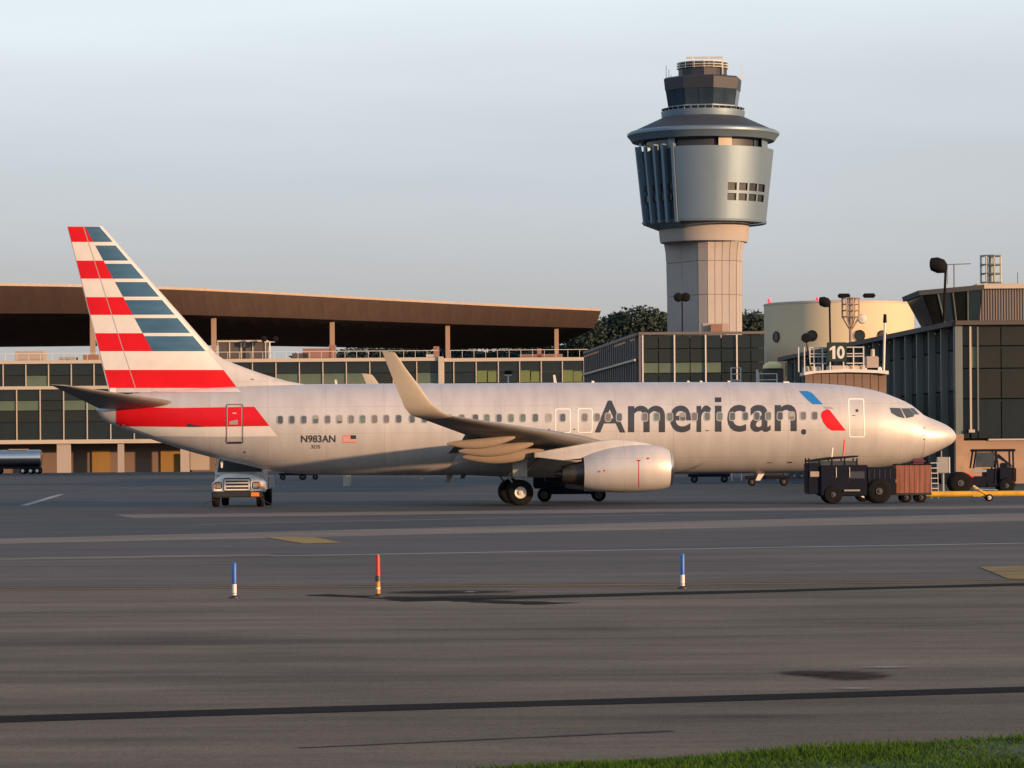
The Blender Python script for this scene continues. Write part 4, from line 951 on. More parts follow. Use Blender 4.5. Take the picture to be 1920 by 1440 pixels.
for i in range(npan):
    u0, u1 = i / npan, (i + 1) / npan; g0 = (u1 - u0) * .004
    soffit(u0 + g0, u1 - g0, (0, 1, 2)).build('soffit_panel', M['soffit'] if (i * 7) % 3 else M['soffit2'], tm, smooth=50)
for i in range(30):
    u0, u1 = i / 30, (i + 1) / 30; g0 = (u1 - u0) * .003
    soffit(u0 + g0, u1 - g0, (2, 3, 4, 5, 6)).build('shade_toned_soffit_panel', M['soffitshade'], tm, smooth=50)
b = MB(); vs = []; nn = 48
for i in range(nn + 1):
    for j in range(7): a_ = rpt(i / nn, j, .30); vs.append((a_[0], a_[1] - .0, a_[2]))
b.add(vs, [(i * 7 + j, (i + 1) * 7 + j, (i + 1) * 7 + j + 1, i * 7 + j + 1) for i in range(nn) for j in range(6)])
b.build('roof', M['roofgrey'], tm, smooth=50)
b = MB(); vs = []
for i in range(nn + 1):
    a_ = rpt(i / nn, 0); vs += [(a_[0], a_[1] - .12, a_[2] - .02), (a_[0], a_[1] - .12, a_[2] + .42), (a_[0], a_[1] + .3, a_[2] + .42), (a_[0], a_[1] + .3, a_[2] - .02)]
b.add(vs, [(4 * i + q, 4 * i + 4 + q, 4 * i + 4 + (q + 1) % 4, 4 * i + (q + 1) % 4) for i in range(nn) for q in range(4)])
b.build('roof_fascia', mat('roof_edge_paint', (.34, .29, .25), .6), tm)
for px in (-45, 174, 401, 623, 839.5, 1043.5):
    D_ = DTm + 20
    for _ in range(6): D_ = ef(X(px, 640, D_)) + 12
    x0 = X(px, 640, D_) - x_l; w = .42; y_ = D_ - DTm; u = (x0 + x_l - ex0) / (ex1 - ex0)
    zz = ZF + lerp_tab(sec, 12) * (1 - .28 * u) + .1
    piece('roof_column', M['col'], tm, (x0, y_, (zz + z_b0) / 2), (2 * w, .9, zz - z_b0))
# roof deck lamp with two heads
g = P(503, 640, 558); fl_ = thing('floodlight', 'small twin headed floodlight on the terminal roof right of the penthouse', 'floodlight', (g.x, g.y + 3, z_b0 + .3))
hz = Z(503, 640, 558) - z_b0 - .3
MB().tube((0, 0, 0), (0, 0, hz), .12, n=8).tube((-.9, 0, hz), (.9, 0, hz), .08, n=8).build('pole', M['rail'], fl_)
for s_ in (-1, 1): MB().lathe([(.02, -.3), (.45, -.2), (.5, .25), (.3, .35)], (s_ * .95, 0, hz + .5), 'y', 14).build('lamp_head', M['poledark'], fl_, smooth=50)

# ================================================================== SLATTED WALL BUILDING + BLACK GLASS BUILDING
pl = P(1100, 662, 1); 
D1 = 400.0
zT = Z(1197, 628, D1); r_ = ray(1100, 663); D0 = (zT - H) / r_.z
a_, c_ = Vector((ray(1100, 663).x * D0, D0, 0)), Vector((X(1200, 628, D1), D1, 0))
dv_ = c_ - a_; Ls = dv_.length; rz_ = math.atan2(dv_.y, dv_.x)
sb = thing('finned_building', 'receding facade of dark vertical fins between terminal roof and black glass', 'building', a_, rz_)
sf = lambda t: zT
piece('wall', M['glass'], sb, (Ls / 2, .5, zT / 2 - .2), (Ls, .4, zT - .4))
nf = 26
M['fin'] = mat('grey_brown_fin', (.13, .115, .11), .6, 0, .1, .5)
for k in range(nf): piece('fin', M['fin'], sb, (Ls * (k + .5) / nf, -.1, zT / 2), (.7, .8, zT))
piece('string_course', M['cream'], sb, (Ls / 2, -.62, Z(1190, 675, D1)), (Ls, .2, .25)); piece('cornice', M['fin'], sb, (Ls / 2, .3, zT + .1), (Ls, 1.6, .35))

S = D1 / F
bgx0, bgx1 = X(1200, 660, D1), X(1434, 660, D1)
bg_ = thing('glass_building', 'black glass office block with thin white mullions below the tower', 'building', (bgx0, D1, 0)); Wb = bgx1 - bgx0
zt2 = Z(1300, 627, D1)
piece('core', M['darkwall'], bg_, (Wb / 2, 8, zt2 / 2 - .2), (Wb - .2, 15, zt2 - .4))
ml = [1205, 1264.5, 1323, 1381.5, 1434]
for i, (p, q) in enumerate(zip(ml, ml[1:])):
    x0, x1 = X(p, 660, D1) - bgx0, X(q, 660, D1) - bgx0
    piece('mullion', M['rail'], bg_, (x0, -.15, zt2 / 2), (.16, .3, zt2 - .1))
    xm_ = (x0 + x1) / 2
    for u0, u1 in ((x0 + .1, xm_ - .05), (xm_ + .05, x1 - .1)):
        for y0, y1, m in ((628, 653, M['glass'] if i > 1 else M['glassolive']), (653.6, 679, M['glass'] if i > 1 else M['glassolive']), (679.6, 699, MATS['green_tinted_glass'] if i < 3 and not (i == 2 and u0 > xm_) else M['glass']), (699.6, 722, M['glass']), (722.6, 760, M['glass'])):
            z1, z0 = Z(1300, y0, D1), Z(1300, y1, D1); piece('pane', m, bg_, ((u0 + u1) / 2, .02, (z0 + z1) / 2), (u1 - u0, .1, z1 - z0 - .05))
piece('parapet', M['fin'], bg_, (Wb / 2, .1, zt2 + .15), (Wb + .3, .8, .3))
piece('corner_panel', M['fin'], bg_, (.1, -.05, zt2 / 2), (.5, .3, zt2 - .1))
piece('rooftop_unit', M['tan'], bg_, (X(1345, 620, D1) - bgx0, 5, zt2 + .8), (60 * S * .8, 4, 1.2)); piece('rooftop_unit', M['rust'], bg_, (X(1345, 620, D1) - bgx0, 2.4, zt2 + .7), (22 * S, 2, 1.1))
def round_lamp(name, lab, px, top, D, base_z, rad=.9):
    g = P(px, top, D); o = thing(name, lab, 'floodlight', (g.x, g.y, base_z), 0, 'floodlight poles'); h = g.z - base_z
    MB().tube((0, 0, 0), (0, 0, h - rad * .5), .14, .10, n=10).build('pole', M['poledark'], o, smooth=40)
    for dx in (-.55, .55): MB().lathe([(.05, -.5), (rad * .55, -.4), (rad * .7, .3), (rad * .4, .5)], (dx * rad, 0, h), 'y', 14).build('lamp_head', M['poledark'], o, smooth=50)
    return o
round_lamp('floodlight_pole', 'dark twin headed floodlight pole standing before the tower shaft', 1279, 557, 500, 0, 1.0)

# ================================================================== CONTROL TOWER
DW = 680.0; S = DW / F; g = P(1321, 600, DW)
tw = thing('control_tower', 'tall control tower with flared concrete shaft and blue grey metal drum', 'control tower', (g.x, g.y, 0), 0)
def wx(px, y=400): return X(px, y, DW) - g.x
def wz(y): return Z(1321, y, DW)
def rad(a_, b_): return (b_ - a_) / 2 * S
pl_ = [(-6.5, 3.2), (-1.35, -5.6), (.2, -6.2), (5.4, -4.6), (6.55, -1.5), (6.55, 5), (3, 7), (-4.5, 7)]
ztop = wz(453); pl_ = [(x * 1.133, y * 1.133) for x, y in pl_]
b = MB(); rg = []
for z, s_ in ((0, .965), (wz(560), .985), (wz(492), 1.0), (wz(470), 1.02), (ztop, 1.065)): rg.append([(x * s_, y * s_, z) for x, y in pl_])
b.rings(rg).build('shaft', mat('shaft_core', (.15, .13, .12), .9), tw)
lev = [(0, .965), (wz(555), .985), (wz(492), 1.0), (ztop, 1.065)]
for fi, ncol in ((0, 2), (1, 1), (2, 4), (3, 2), (4, 2)):
    p0, p1 = Vector((*pl_[fi], 0)), Vector((*pl_[(fi + 1) % 8], 0)); e = (p1 - p0).normalized(); nn_ = Vector((e.y, -e.x, 0))
    for (z0, s0), (z1, s1) in zip(lev, lev[1:]):
        for c in range(ncol):
            def pt(t, z, s_): q = p0.lerp(p1, t) * s_ + nn_ * .14; return Vector((q.x, q.y, z))
            t0, t1 = c / ncol, (c + 1) / ncol; gp = .05 / (p1 - p0).length
            zs_ = [(z0 + .05, s0 + .0005), (z1 - .05, s1)]
            if (z0, s0) == lev[2]: zs_ = [(z0 + .05, s0), (wz(470), 1.02), (z1 - .02, s1)]
            vs = []
            for z, s_ in zs_: vs += [pt(t0 + (gp if c or 1 else 0), z, s_), pt(t1 - gp, z, s_)]
            n0 = len(vs); vs += [v - nn_ * .13 for v in vs]
            k2 = n0 // 2; fs = []
            for r__ in range(k2 - 1): fs += [(2 * r__, 2 * r__ + 1, 2 * r__ + 3, 2 * r__ + 2)]
            fs += [(0, n0, n0 + 1, 1)] + [(n0 - 2, n0 - 1, 2 * n0 - 1, 2 * n0 - 2)]
            for r__ in range(k2 - 1): fs += [(2 * r__, 2 * r__ + 2, n0 + 2 * r__ + 2, n0 + 2 * r__), (2 * r__ + 1, n0 + 2 * r__ + 1, n0 + 2 * r__ + 3, 2 * r__ + 3)]
            MB().add(vs, fs).build('concrete_panel', M['towerconc'], tw)
MB().lathe([(rad(1239, 1402), ztop - .25), (rad(1238, 1404), ztop + .3), (rad(1236, 1408), wz(412))], n=64).build('collar', M['towerconc'], tw, smooth=40)
# drum
rT, rB, zT_, zB_ = rad(1189, 1452), rad(1205, 1438), wz(284), wz(417)
def dr(z): return rB + (rT - rB) * (z - zB_) / (zT_ - zB_)
ang0 = math.asin(max(-1, wx(1260) / rT)); sp = -math.pi / 2 + ang0     # angle where the smooth shell begins (left of centre)
b = MB(); n = 96; a0, a1 = sp, sp + math.radians(268)
# window openings in the shell
wA = [(-math.pi / 2 + math.asin((wx(p)) / dr(wz(368))), -math.pi / 2 + math.asin((wx(q)) / dr(wz(368)))) for p, q in ((1357, 1374), (1378.5, 1394.5), (1398, 1413), (1416, 1429))]
wZ = [(wz(365.5), wz(351.5)), (wz(384), wz(371))]
As = sorted(set([a0 + (a1 - a0) * k / n for k in range(n + 1)] + [t for w in wA for t in w])); Zs = sorted([zB_, zT_, (zB_ + wz(384)) / 2, (zT_ + wz(351.5)) / 2] + [t for w in wZ for t in w])
vs = []
for z in Zs:
    for t in As: vs.append((dr(z) * math.cos(t), dr(z) * math.sin(t), z))
m_ = len(As); fs = []
for j in range(len(Zs) - 1):
    for i in range(m_ - 1):
        ta, tz = (As[i] + As[i + 1]) / 2, (Zs[j] + Zs[j + 1]) / 2
        if any(w[0] < ta < w[1] for w in wA) and any(w[0] < tz < w[1] for w in wZ): continue
        fs.append((j * m_ + i, j * m_ + i + 1, (j + 1) * m_ + i + 1, (j + 1) * m_ + i))
drum = b.add(vs, fs).build('drum_shell', M['toweralu'], tw, smooth=40)
for w in wA:
    for q in wZ:
        vs = [((dr(z) - .35) * math.cos(t), (dr(z) - .35) * math.sin(t), z) for z in q for t in w]
        MB().add(vs, [(0, 1, 3, 2)]).build('window', M['cabbrown'], drum)
MB().lathe([(rB - .6, zB_ - .05), (rT - 1.0, zT_ - .3)], n=64).build('drum_core', M['glassblue'], tw, smooth=40)
MB().lathe([(rB + .05, zB_ - .45), (rB + .15, zB_ - .02)], n=96, a0=a0, a1=a1, cap=False).build('drum_lip', M['toweralu'], tw, smooth=40)
# recessed bay with tall fins
MB().lathe([(rad(1236, 1408) * .99, wz(432)), (rB - .3, wz(421)), (rB, zB_)], n=40, a0=a1, a1=a0 + 2 * math.pi, cap=False).build('bay_soffit', M['toweralu'], tw, smooth=40)
for px in (1193, 1208, 1223, 1238, 1256):
    t = -math.pi / 2 + math.asin(max(-.999, wx(px) / (rT + .1)))
    b = MB(); ur = Vector((math.cos(t), math.sin(t), 0)); ut = Vector((-math.sin(t), math.cos(t), 0)); vs = []
    for z, r_ in ((zB_ - .6, rB), (zT_ + .6, rT + .05)):
        for s1_, s2_ in ((-.28, -.9), (.28, -.9), (.28, .35), (-.28, .35)): q = ur * (r_ + s2_) + ut * s1_; vs.append((q.x, q.y, z))
    b.add(vs, [(0, 1, 2, 3), (4, 5, 6, 7), (0, 1, 5, 4), (1, 2, 6, 5), (2, 3, 7, 6), (3, 0, 4, 7)]).build('vertical_fin', M['toweralu'], tw)
for zz in (wz(351), wz(371)):
    MB().lathe([(rB + .2, zz - 1.2), (rB + .25, zz)], n=20, a0=a1 + .5, a1=a0 + 2 * math.pi - .1, cap=False).build('bay_window_band', M['glass'], tw, smooth=40)
# clerestory
rC = rad(1200, 1441)
MB().lathe([(rC - .9, zT_ - .3), (rC - .9, wz(262))], n=64).build('clerestory_wall', M['cabbrown'], tw, smooth=40)
for pa, pb in ((1203, 1247), (1262, 1338), (1368, 1410), (1415, 1424)):
    ta, tb_ = [-math.pi / 2 + math.asin(wx(p) / rC) for p in (pa, pb)]
    MB().lathe([(rC - .7, zT_ - .2), (rC - .7, wz(264))], n=10, a0=ta, a1=tb_, cap=False).build('window', M['cabbrown'] if pa in (1262, 1368) else M['glassblue'], tw, smooth=40)
for pa, pb, m in ((1341, 1366, M['cream']), (1249, 1261, M['toweralu']), (1425, 1440, M['toweralu']), (1191, 1202, M['toweralu'])):
    ta, tb_ = [-math.pi / 2 + math.asin(max(-1, min(1, wx(p) / rC))) for p in (pa, pb)]
    MB().lathe([(rC, zT_ - .2), (rC, wz(264))], n=6, a0=ta, a1=tb_, cap=False).build('clerestory_pier', m, tw, smooth=40)
# roof ring and cone
rR = rad(1178, 1463)
MB().lathe([(rC - 1, wz(268)), (rR - 1.0, wz(267)), (rR - .4, wz(259)), (rR, wz(255)), (rR, wz(251)), (rR - .6, wz(247.5)), (rR - 1.2, wz(247))], n=96).build('roof_rim', M['toweralu'], tw, smooth=40)
MB().lathe([(rR - .9, wz(247.5)), (rad(1243, 1398) + .1, wz(222))], n=96).build('roof_cone', M['roofgrey'], tw, smooth=40)
MB().lathe([(rad(1244, 1397), wz(224)), (rad(1243, 1398), wz(220)), (rad(1242, 1399), wz(210)), (rad(1245, 1395), wz(209))], n=96).build('cab_ring', M['toweralu'], tw, smooth=40)
for k in range(36):
    t = 2 * math.pi * k / 36; r_ = rad(1243, 1397); piece('rail_post', M['rail'], tw, (r_ * math.cos(t), r_ * math.sin(t), wz(208)), (.06, .06, .8))
MB().lathe([(rad(1243, 1398) - .02, wz(205.5)), (rad(1243, 1398) + .05, wz(205.5)), (rad(1243, 1398) + .05, wz(205)), (rad(1243, 1398) - .02, wz(205))], n=64).build('rail', M['roofgrey'], tw)
# cab: eight sided
def cabring(z, r_, n=8, o=math.pi / 8 * .55): return [(r_ * math.cos(2 * math.pi * k / n + o), r_ * math.sin(2 * math.pi * k / n + o), z) for k in range(n)]
rc0, rc1 = rad(1254, 1387), rad(1244, 1395)
r_at = lambda y: rc0 + (rc1 - rc0) * (205 - y) / (205 - 148)
MB().rings([cabring(wz(209), rc0 + .1), cabring(wz(201), r_at(201) + .1)]).build('cab_base', M['toweralu'], tw)
MB().rings([cabring(wz(201), r_at(201)), cabring(wz(171), r_at(171))]).build('cab_core', M['glassblue'], tw)
for k in range(8):
    a_, b_ = cabring(wz(200.5), r_at(200.5) + .06), cabring(wz(171.5), r_at(171.5) + .06)
    q = [Vector(v) for v in (a_[k], a_[(k + 1) % 8], b_[(k + 1) % 8], b_[k])]; c0 = sum(q, Vector()) / 4
    for h_ in (0, 1):
        lo_, hi_ = (0.015, .49) if h_ == 0 else (.51, .985)
        MB().add([q[0].lerp(q[1], lo_), q[0].lerp(q[1], hi_), q[3].lerp(q[2], hi_), q[3].lerp(q[2], lo_)], [(0, 1, 2, 3)]).build('cab_window', M['glassblue'], tw)
MB().rings([cabring(wz(171), r_at(171) + .15), cabring(wz(150), rc1), cabring(wz(147), rc1 - .4)]).build('cab_fascia', M['cabbrown'], tw)
MB().lathe([(rad(1275, 1366), wz(147.5)), (rad(1275, 1366), wz(131)), (rad(1279, 1362), wz(130))], n=12).build('roof_drum', M['cabbrown'], tw)
for k in range(16):
    t = 2 * math.pi * k / 16; r_ = rad(1272, 1368); piece('rail_post', M['rail'], tw, (r_ * math.cos(t), r_ * math.sin(t), wz(125)), (.1, .1, 1.3))
for y in (119, 124, 129):
    MB().lathe([(rad(1272, 1368) - .05, wz(y) - .05), (rad(1272, 1368) + .05, wz(y) - .05), (rad(1272, 1368) + .05, wz(y) + .05), (rad(1272, 1368) - .05, wz(y) + .05)], n=16).build('rail', M['rail'], tw)
piece('radar_bar', M['cream'], tw, (wx(1320, 110), -2, wz(110)), (68 * S, .5, .32))
for px in (1297, 1327, 1353): piece('radar_mast', M['rail'], tw, (wx(px, 120), -3.6, (wz(110) + wz(143)) / 2), (.22, .22, wz(110) - wz(143)))
for px, y in ((1249, 122), (1254, 130), (1258, 140), (1389, 122), (1393, 134), (1386, 138)): piece('antenna_mast', M['rail'], tw, (wx(px, y), 0, (wz(y) + wz(150)) / 2), (.12, .12, wz(y) - wz(150)))

# ================================================================== CREAM DRUM BUILDING
DD = 420.0; S = DD / F; g = P(1573, 620, DD)
db = thing('round_building', 'cream round drum building with dark portholes right of the tower', 'building', (g.x, g.y, 0)); rD = 140 * S; zD = Z(1573, 573, DD)
MB().lathe([(rD, 0), (rD, zD)], n=96).build('wall', M['tank'], db, smooth=40)
MB().lathe([(rD + .06, zD), (rD + .06, zD + .22), (rD - .4, zD + .3), (.02, zD + .5)], n=96).build('roof', M['cream'], db, smooth=40)
for px in (1451, 1512, 1597.5, 1640):
    t = -math.pi / 2 + math.asin((X(px, 634, DD) - g.x) / rD); zc = Z(px, 634, DD); ur = Vector((math.cos(t), math.sin(t), 0)); ut = Vector((-math.sin(t), math.cos(t), 0)); ring = []; ring2 = []; ring3 = []
    for k in range(24):
        a_ = 2 * math.pi * k / 24; q = ur * (rD + .03) + ut * (.68 * math.cos(a_)); ring.append((q.x, q.y, zc + .68 * math.sin(a_))); q = ur * (rD + .16) + ut * (.68 * math.cos(a_)); ring2.append((q.x, q.y, zc + .68 * math.sin(a_)))
        q = ur * (rD + .16) + ut * (.58 * math.cos(a_)); ring3.append((q.x, q.y, zc + .58 * math.sin(a_)))
    wf = MB().rings([ring, ring2, ring3], cap=False).build('porthole', M['poledark'], db, smooth=40)
    q = ur * .08
    MB().add([Vector(v) - q for v in ring3], [tuple(range(24))]).build('pane', M['glass'], wf)
for px, y in ((1444, 569), (1702, 565)):
    q = P(px, y, DD); o = thing('warning_light', 'red obstruction light on the %s rim of the cream drum' % ('left' if px < 1500 else 'right'), 'warning light', (q.x, DD - (4 if 1 else 0) + 5.5, zD), 0, 'red obstruction lights on the drum')
    MB().tube((0, 0, 0), (0, 0, .5), .08, n=8).build('stem', M['poledark'], o); MB().lathe([(.2, .5), (.24, .7), (.2, .95), (.02, 1.05)], n=12).build('lens', M['redlens'], o, smooth=50)

# ================================================================== RIGHT PIER
Dp = 235.0; zP = Z(1798, 609, Dp)
xa = X(1797, 700, Dp); r_ = ray(1468, 675.5); Db = (zP - H) / r_.z; pb = Vector((r_.x * Db, Db, 0)); pa = Vector((xa, Dp, 0))
pier = thing('pier_building', 'dark glazed pier with brick base running back behind the nose', 'building', pa, 0)
dvp = pb - pa; Lp = dvp.length; ez = dvp.normalized(); rz_ = math.atan2(dvp.y, dvp.x)
M['piermull'] = mat('grey_green_mullion', (.16, .19, .18), .5, .3)
M['pierglass'] = mat('pier_dark_glass', (.010, .014, .015), .08, 0, .6, .3)
M['pierglass2'] = mat('pier_grey_glass', (.055, .055, .065), .14, 0, .5, .4)
M['frontglass'] = mat('pier_front_glass', (.016, .016, .010), .12, 0, .7, .15)
def pp_(t, off, z): q = ez * t + Vector((ez.y, -ez.x, 0)) * off; return (q.x, q.y, z)
nbay = int(Lp / 4.5)
zsill = Z(1720, 850, 250)
piece('core', M['darkwall'], pier, (pp_(Lp / 2, 7, 0)[0], pp_(Lp / 2, 7, 0)[1], zP / 2), (Lp - 1, 13, zP - .5), (0, 0, rz_))
for k in range(nbay):
    t0 = Lp * k / nbay; t1 = Lp * (k + 1) / nbay
    piece('mullion', M['piermull'], pier, pp_(t0 + .1, -.05, zP / 2), (.22, .5, zP - .1), (0, 0, rz_))
    for f0, f1, m in ((0.02, .30, M['pierglass']), (.31, .58, M['pierglass']), (.59, .84, M['pierglass2'] if k < 14 else M['pierglass']), (.85, .985, M['pierglass'])):
        piece('pane', m, pier, pp_((t0 + t1) / 2, .25, zP * (f0 + f1) / 2), (t1 - t0 - .25, .1, zP * (f1 - f0) - .08), (0, 0, rz_))
piece('eaves', M['darkwall'], pier, pp_(Lp / 2, .3, zP + .1), (Lp + .4, 1.6, .35), (0, 0, rz_))
# front
xb = X(2060, 700, Dp) - xa; S = Dp / F
fz = lambda y: Z(1860, y, Dp)
piece('core', M['darkwall'], pier, (xb / 2 + .3, 6.5, zP / 2), (xb, 12, zP - .4))
piece('brick_wall', M['brick'], pier, (xb / 2, -.10, fz(826) / 2), (xb, .5, fz(826)))
piece('wall_coping', M['cream'], pier, (xb / 2 + 1, -.2, fz(826) + .06), (xb - 2, .6, .12))
for a_, b_ in ((1800, 1816.5), (1820.5, 1832), (1834, 1876), (1878, 1922), (1924, 1975), (1977, 2050)):
    x0, x1 = X(a_, 700, Dp) - xa, X(b_, 700, Dp) - xa
    for y0, y1, m in ((611, 648, M['frontglass']), (649, 690, M['frontglass'] if a_ != 1820.5 else M['glassgreen']), (691, 747, M['frontglass'] if a_ > 1830 else M['glassolive']), (748, 822, M['pierglass'])):
        z1, z0 = fz(y0), fz(y1); piece('pane', m, pier, ((x0 + x1) / 2, .0, (z0 + z1) / 2), (x1 - x0, .1, z1 - z0 - .04))
piece('mullion', M['cream'], pier, (X(1818.5, 700, Dp) - xa, -.3, (fz(612) + fz(808)) / 2), (.13, .25, fz(612) - fz(808)))
piece('mullion', M['piermull'], pier, (X(1833, 700, Dp) - xa, -.1, (fz(612) + fz(808)) / 2), (.1, .25, fz(612) - fz(808)))
piece('corner_post', M['piermull'], pier, (0, -.1, zP / 2), (.5, .5, zP - .1)); piece('eaves', M['darkwall'], pier, (xb / 2, -.1, zP + .12), (xb + .5, 1.2, .3))
piece('wall_lamp', M['cream'], pier, (X(1820, 806, Dp) - xa, -.5, fz(808)), (.4, .4, .2))
piece('brick_post', M['brick'], pier, (X(1797, 800, Dp) - xa, -.35, fz(814) / 2), (.55, .6, fz(814)))
# upper storey
Du = 243.0
upx0 = X(1836, 580, Du); up = thing('rooftop_block', 'corrugated brown rooftop block with cream parapet at the right edge', 'building', (upx0, Du, zP + .3))
hu = Z(1870, 541, Du) - zP - .3; wu = X(2060, 580, Du) - upx0
piece('wall', M['corr'], up, (wu / 2, 4, hu / 2), (wu, 7.6, hu))
for k in range(44): piece('corrugation', M['corr'], up, (wu * (k + .5) / 44,   .17, hu / 2), (wu / 110, .06, hu - .02))
piece('parapet', M['cream'], up, (wu / 2, 4, hu + .18), (wu + .3, 8.2, .36))
piece('wall', M['corr'], up, (X(1816, 590, Du) - upx0, 4, Z(1816, 583, Du) / 1 - zP - .3 - 1.0), (X(1836, 590, Du) - X(1798, 590, Du), 6, 2.0))
# ramp control cab with outward leaning glass
cb = thing('ramp_control_cab', 'dark glass control cab with outward leaning windows on the pier roof', 'control cab', (X(1790, 600, 241), 241, zP + .3))
cxp = lambda px, y, D=241: X(px, y, D) - X(1790, 600, 241)
czp = lambda px, y, D=241: Z(px, y, D) - zP - .3
bl_ = [(cxp(1750, 612), 0, 0.0), (cxp(1836, 612), 0, 0.0), (cxp(1836, 612), 7, 0), (cxp(1750, 612), 7, 0)]
tl_ = [(cxp(1725, 556), -1.6, czp(1725, 556)), (cxp(1836, 545), -1.6, czp(1836, 545)), (cxp(1836, 545), 8, czp(1836, 545)), (cxp(1725, 556), 8, czp(1725, 556))]
MB().rings([bl_, tl_]).build('cab_shell', M['pierglass'], cb)
q0, q1, q2, q3 = [Vector(v) for v in (bl_[0], bl_[1], tl_[1], tl_[0])]
for k in range(4):
    a_, b_ = k / 4 + .015, (k + 1) / 4 - .015; nrm = Vector((0, -.06, 0))
    MB().add([q0.lerp(q1, a_) + nrm, q0.lerp(q1, b_) + nrm, q3.lerp(q2, b_) + nrm, q3.lerp(q2, a_) + nrm], [(0, 1, 2, 3)]).build('cab_window', M['glassblue'] if k % 2 else M['pierglass'], cb)
for k in range(1, 4):
    MB().tube(q0.lerp(q1, k / 4) + Vector((0, -.08, 0)), q3.lerp(q2, k / 4) + Vector((0, -.08, 0)), .06, n=6).build('mullion', M['piermull'], cb)
MB().rings([[(v[0] + (-.25 if i in (0, 3) else .1), v[1] + (-.25 if i < 2 else .2), v[2]) for i, v in enumerate(tl_)], [(v[0] + (-.35 if i in (0, 3) else .1), v[1] + (-.3 if i < 2 else .2), v[2] + .34) for i, v in enumerate(tl_)]]).build('cab_roof', M['roofgrey'], cb)

def flood(px, top, D, base, lab, w=1.0, lean=0, left=False, red=False):
    g = P(px, top, D); o = thing('floodlight_pole', lab, 'floodlight', (g.x, g.y, base), 0, 'floodlight poles'); h = g.z - base
    MB().tube((lean, 0, 0), (0, 0, h), .10 * w ** .3, .09 * w ** .3, n=10).build('pole', M['poledark'], o, smooth=40)
    rg = []
    for x, r1 in ((-1.15 * w, .25 * w), (-1.08 * w, .46 * w), (-.6 * w, .60 * w), (-.1 * w, .50 * w), (.12 * w, .2 * w)):
        rg.append([(x, r1 * math.cos(a) * .9, h + .25 * w + r1 * math.sin(a) - .12 * x * 0 + (.16 * -x)) for a in [2 * math.pi * k / 14 for k in range(14)]])
    MB().rings(rg).build('lamp_head', M['poledark'], o, smooth=50)
    if red:
        MB().lathe([(.1, 0), (.13, .12), (.1, .26), (.02, .3)], (-1.38 * w, 0, h + .4), 'z', 10).build('warning_lens', M['redlens'], o)
    return o
flood(1555.5, 572, 290, 0, 'floodlight pole with red lens rising beside the number ten sign', .78, .15, red=True)
flood(1773, 506, 236, zP + .3, 'large floodlight on a pole above the ramp control cab', .95, -.15)
# roof antennas
g = P(1789, 532, 250); an = thing('roof_antenna', 'thin antenna with a horizontal boom right of the large floodlight', 'antenna', (g.x, g.y, zP + 2)); h = Z(1789, 496, 250) - zP - 2
MB().tube((0, 0, 0), (0, 0, h), .05, n=6).tube((-.5, 0, 1.6), (-.5, 0, h), .03, n=6).build('mast', M['piermull'], an); MB().tube((-.7, 0, h), (1.25, 0, h + .05), .035, n=6).build('boom', M['piermull'], an)
def lattice(name, lab, px0, px1, ytop, ybot, D, stem_y, cone=True, cat='lattice mast'):
    g = P((px0 + px1) / 2, ybot, D); base = 0 if cone else g.z
    o = thing(name, lab, cat, (g.x, g.y, base)); S_ = D / F; w = (px1 - px0) / 2 * S_; zt_ = Z((px0 + px1) / 2, ytop, D) - base; zb2 = g.z - base if cone else 0
    b = MB(); hs = [zb2 + (zt_ - zb2) * k / 3 for k in range(4)]
    nn2 = 8; pts = [(w * math.cos(2 * math.pi * k / nn2 + .2), w * math.sin(2 * math.pi * k / nn2 + .2)) for k in range(nn2)]
    for x, y in pts: b.tube((x, y, hs[0]), (x, y, hs[-1]), .05, n=5)
    b.build('cage_upright', M['col'] if cone else M['piermull'], o); b = MB()
    for z in hs:
        b = MB()
        for k in range(nn2): b.tube((*pts[k], z), (*pts[(k + 1) % nn2], z), .055, n=5)
        b.build('cage_hoop', M['col'] if cone else M['piermull'], o)
    if cone:
        zs_ = Z((px0 + px1) / 2, stem_y, D); b = MB()
        for x, y in pts: b.tube((x, y, hs[0]), (0, 0, zs_), .05, n=5)
        b.build('cage_brace', M['col'], o)
    MB().tube((0, 0, 0), (0, 0, zt_ + .1), .20, .16, n=10).build('pole', M['col'] if cone else M['piermull'], o, smooth=40)
    return o, w, zt_
lm, lw, lz = lattice('lattice_mast', 'rusty lattice lighting mast with a cage top before the cream drum', 1578, 1612, 559, 594, 310, 622)
for dx in (-.6, 1.7): MB().bbox((dx - .55, -.4, lz + .02), (dx + .55, .4, lz + .42), .1).build('lamp_head', M['poledark'], lm)
MB().lathe([(.05, -.3), (.4, -.2), (.45, .2), (.2, .3)], (lw + .25, 0, lz - 1.9), 'y', 12).build('horn', M['rail'], lm, smooth=50)
lattice('lattice_cage', 'cylindrical lattice cage standing on the rooftop block parapet', 1838, 1878, 480, 530, 246, 0, False, 'lattice cage')
g = P(1908, 520, 246); o = thing('whip_antenna', 'thin whip antenna on the parapet at the far right', 'antenna', (g.x, g.y, Z(1908, 534, 246))); MB().tube((0, 0, 0), (0, 0, .9), .03, n=6).build('whip', M['piermull'], o)
g = P(1657, 690, 225); o = thing('vent_pole', 'thin leaning pale pole with dark tip beside the gate platform', 'pole', (g.x, g.y, 0)); MB().tube((-.25, 0, 0), (.1, 0, Z(1659, 605, 225)), .07, .08, n=8).build('pole', M['rail'], o); MB().tube((.1, 0, Z(1659, 605, 225)), (.11, 0, Z(1659, 589, 225)), .13, .1, n=8).build('tip', M['poledark'], o)

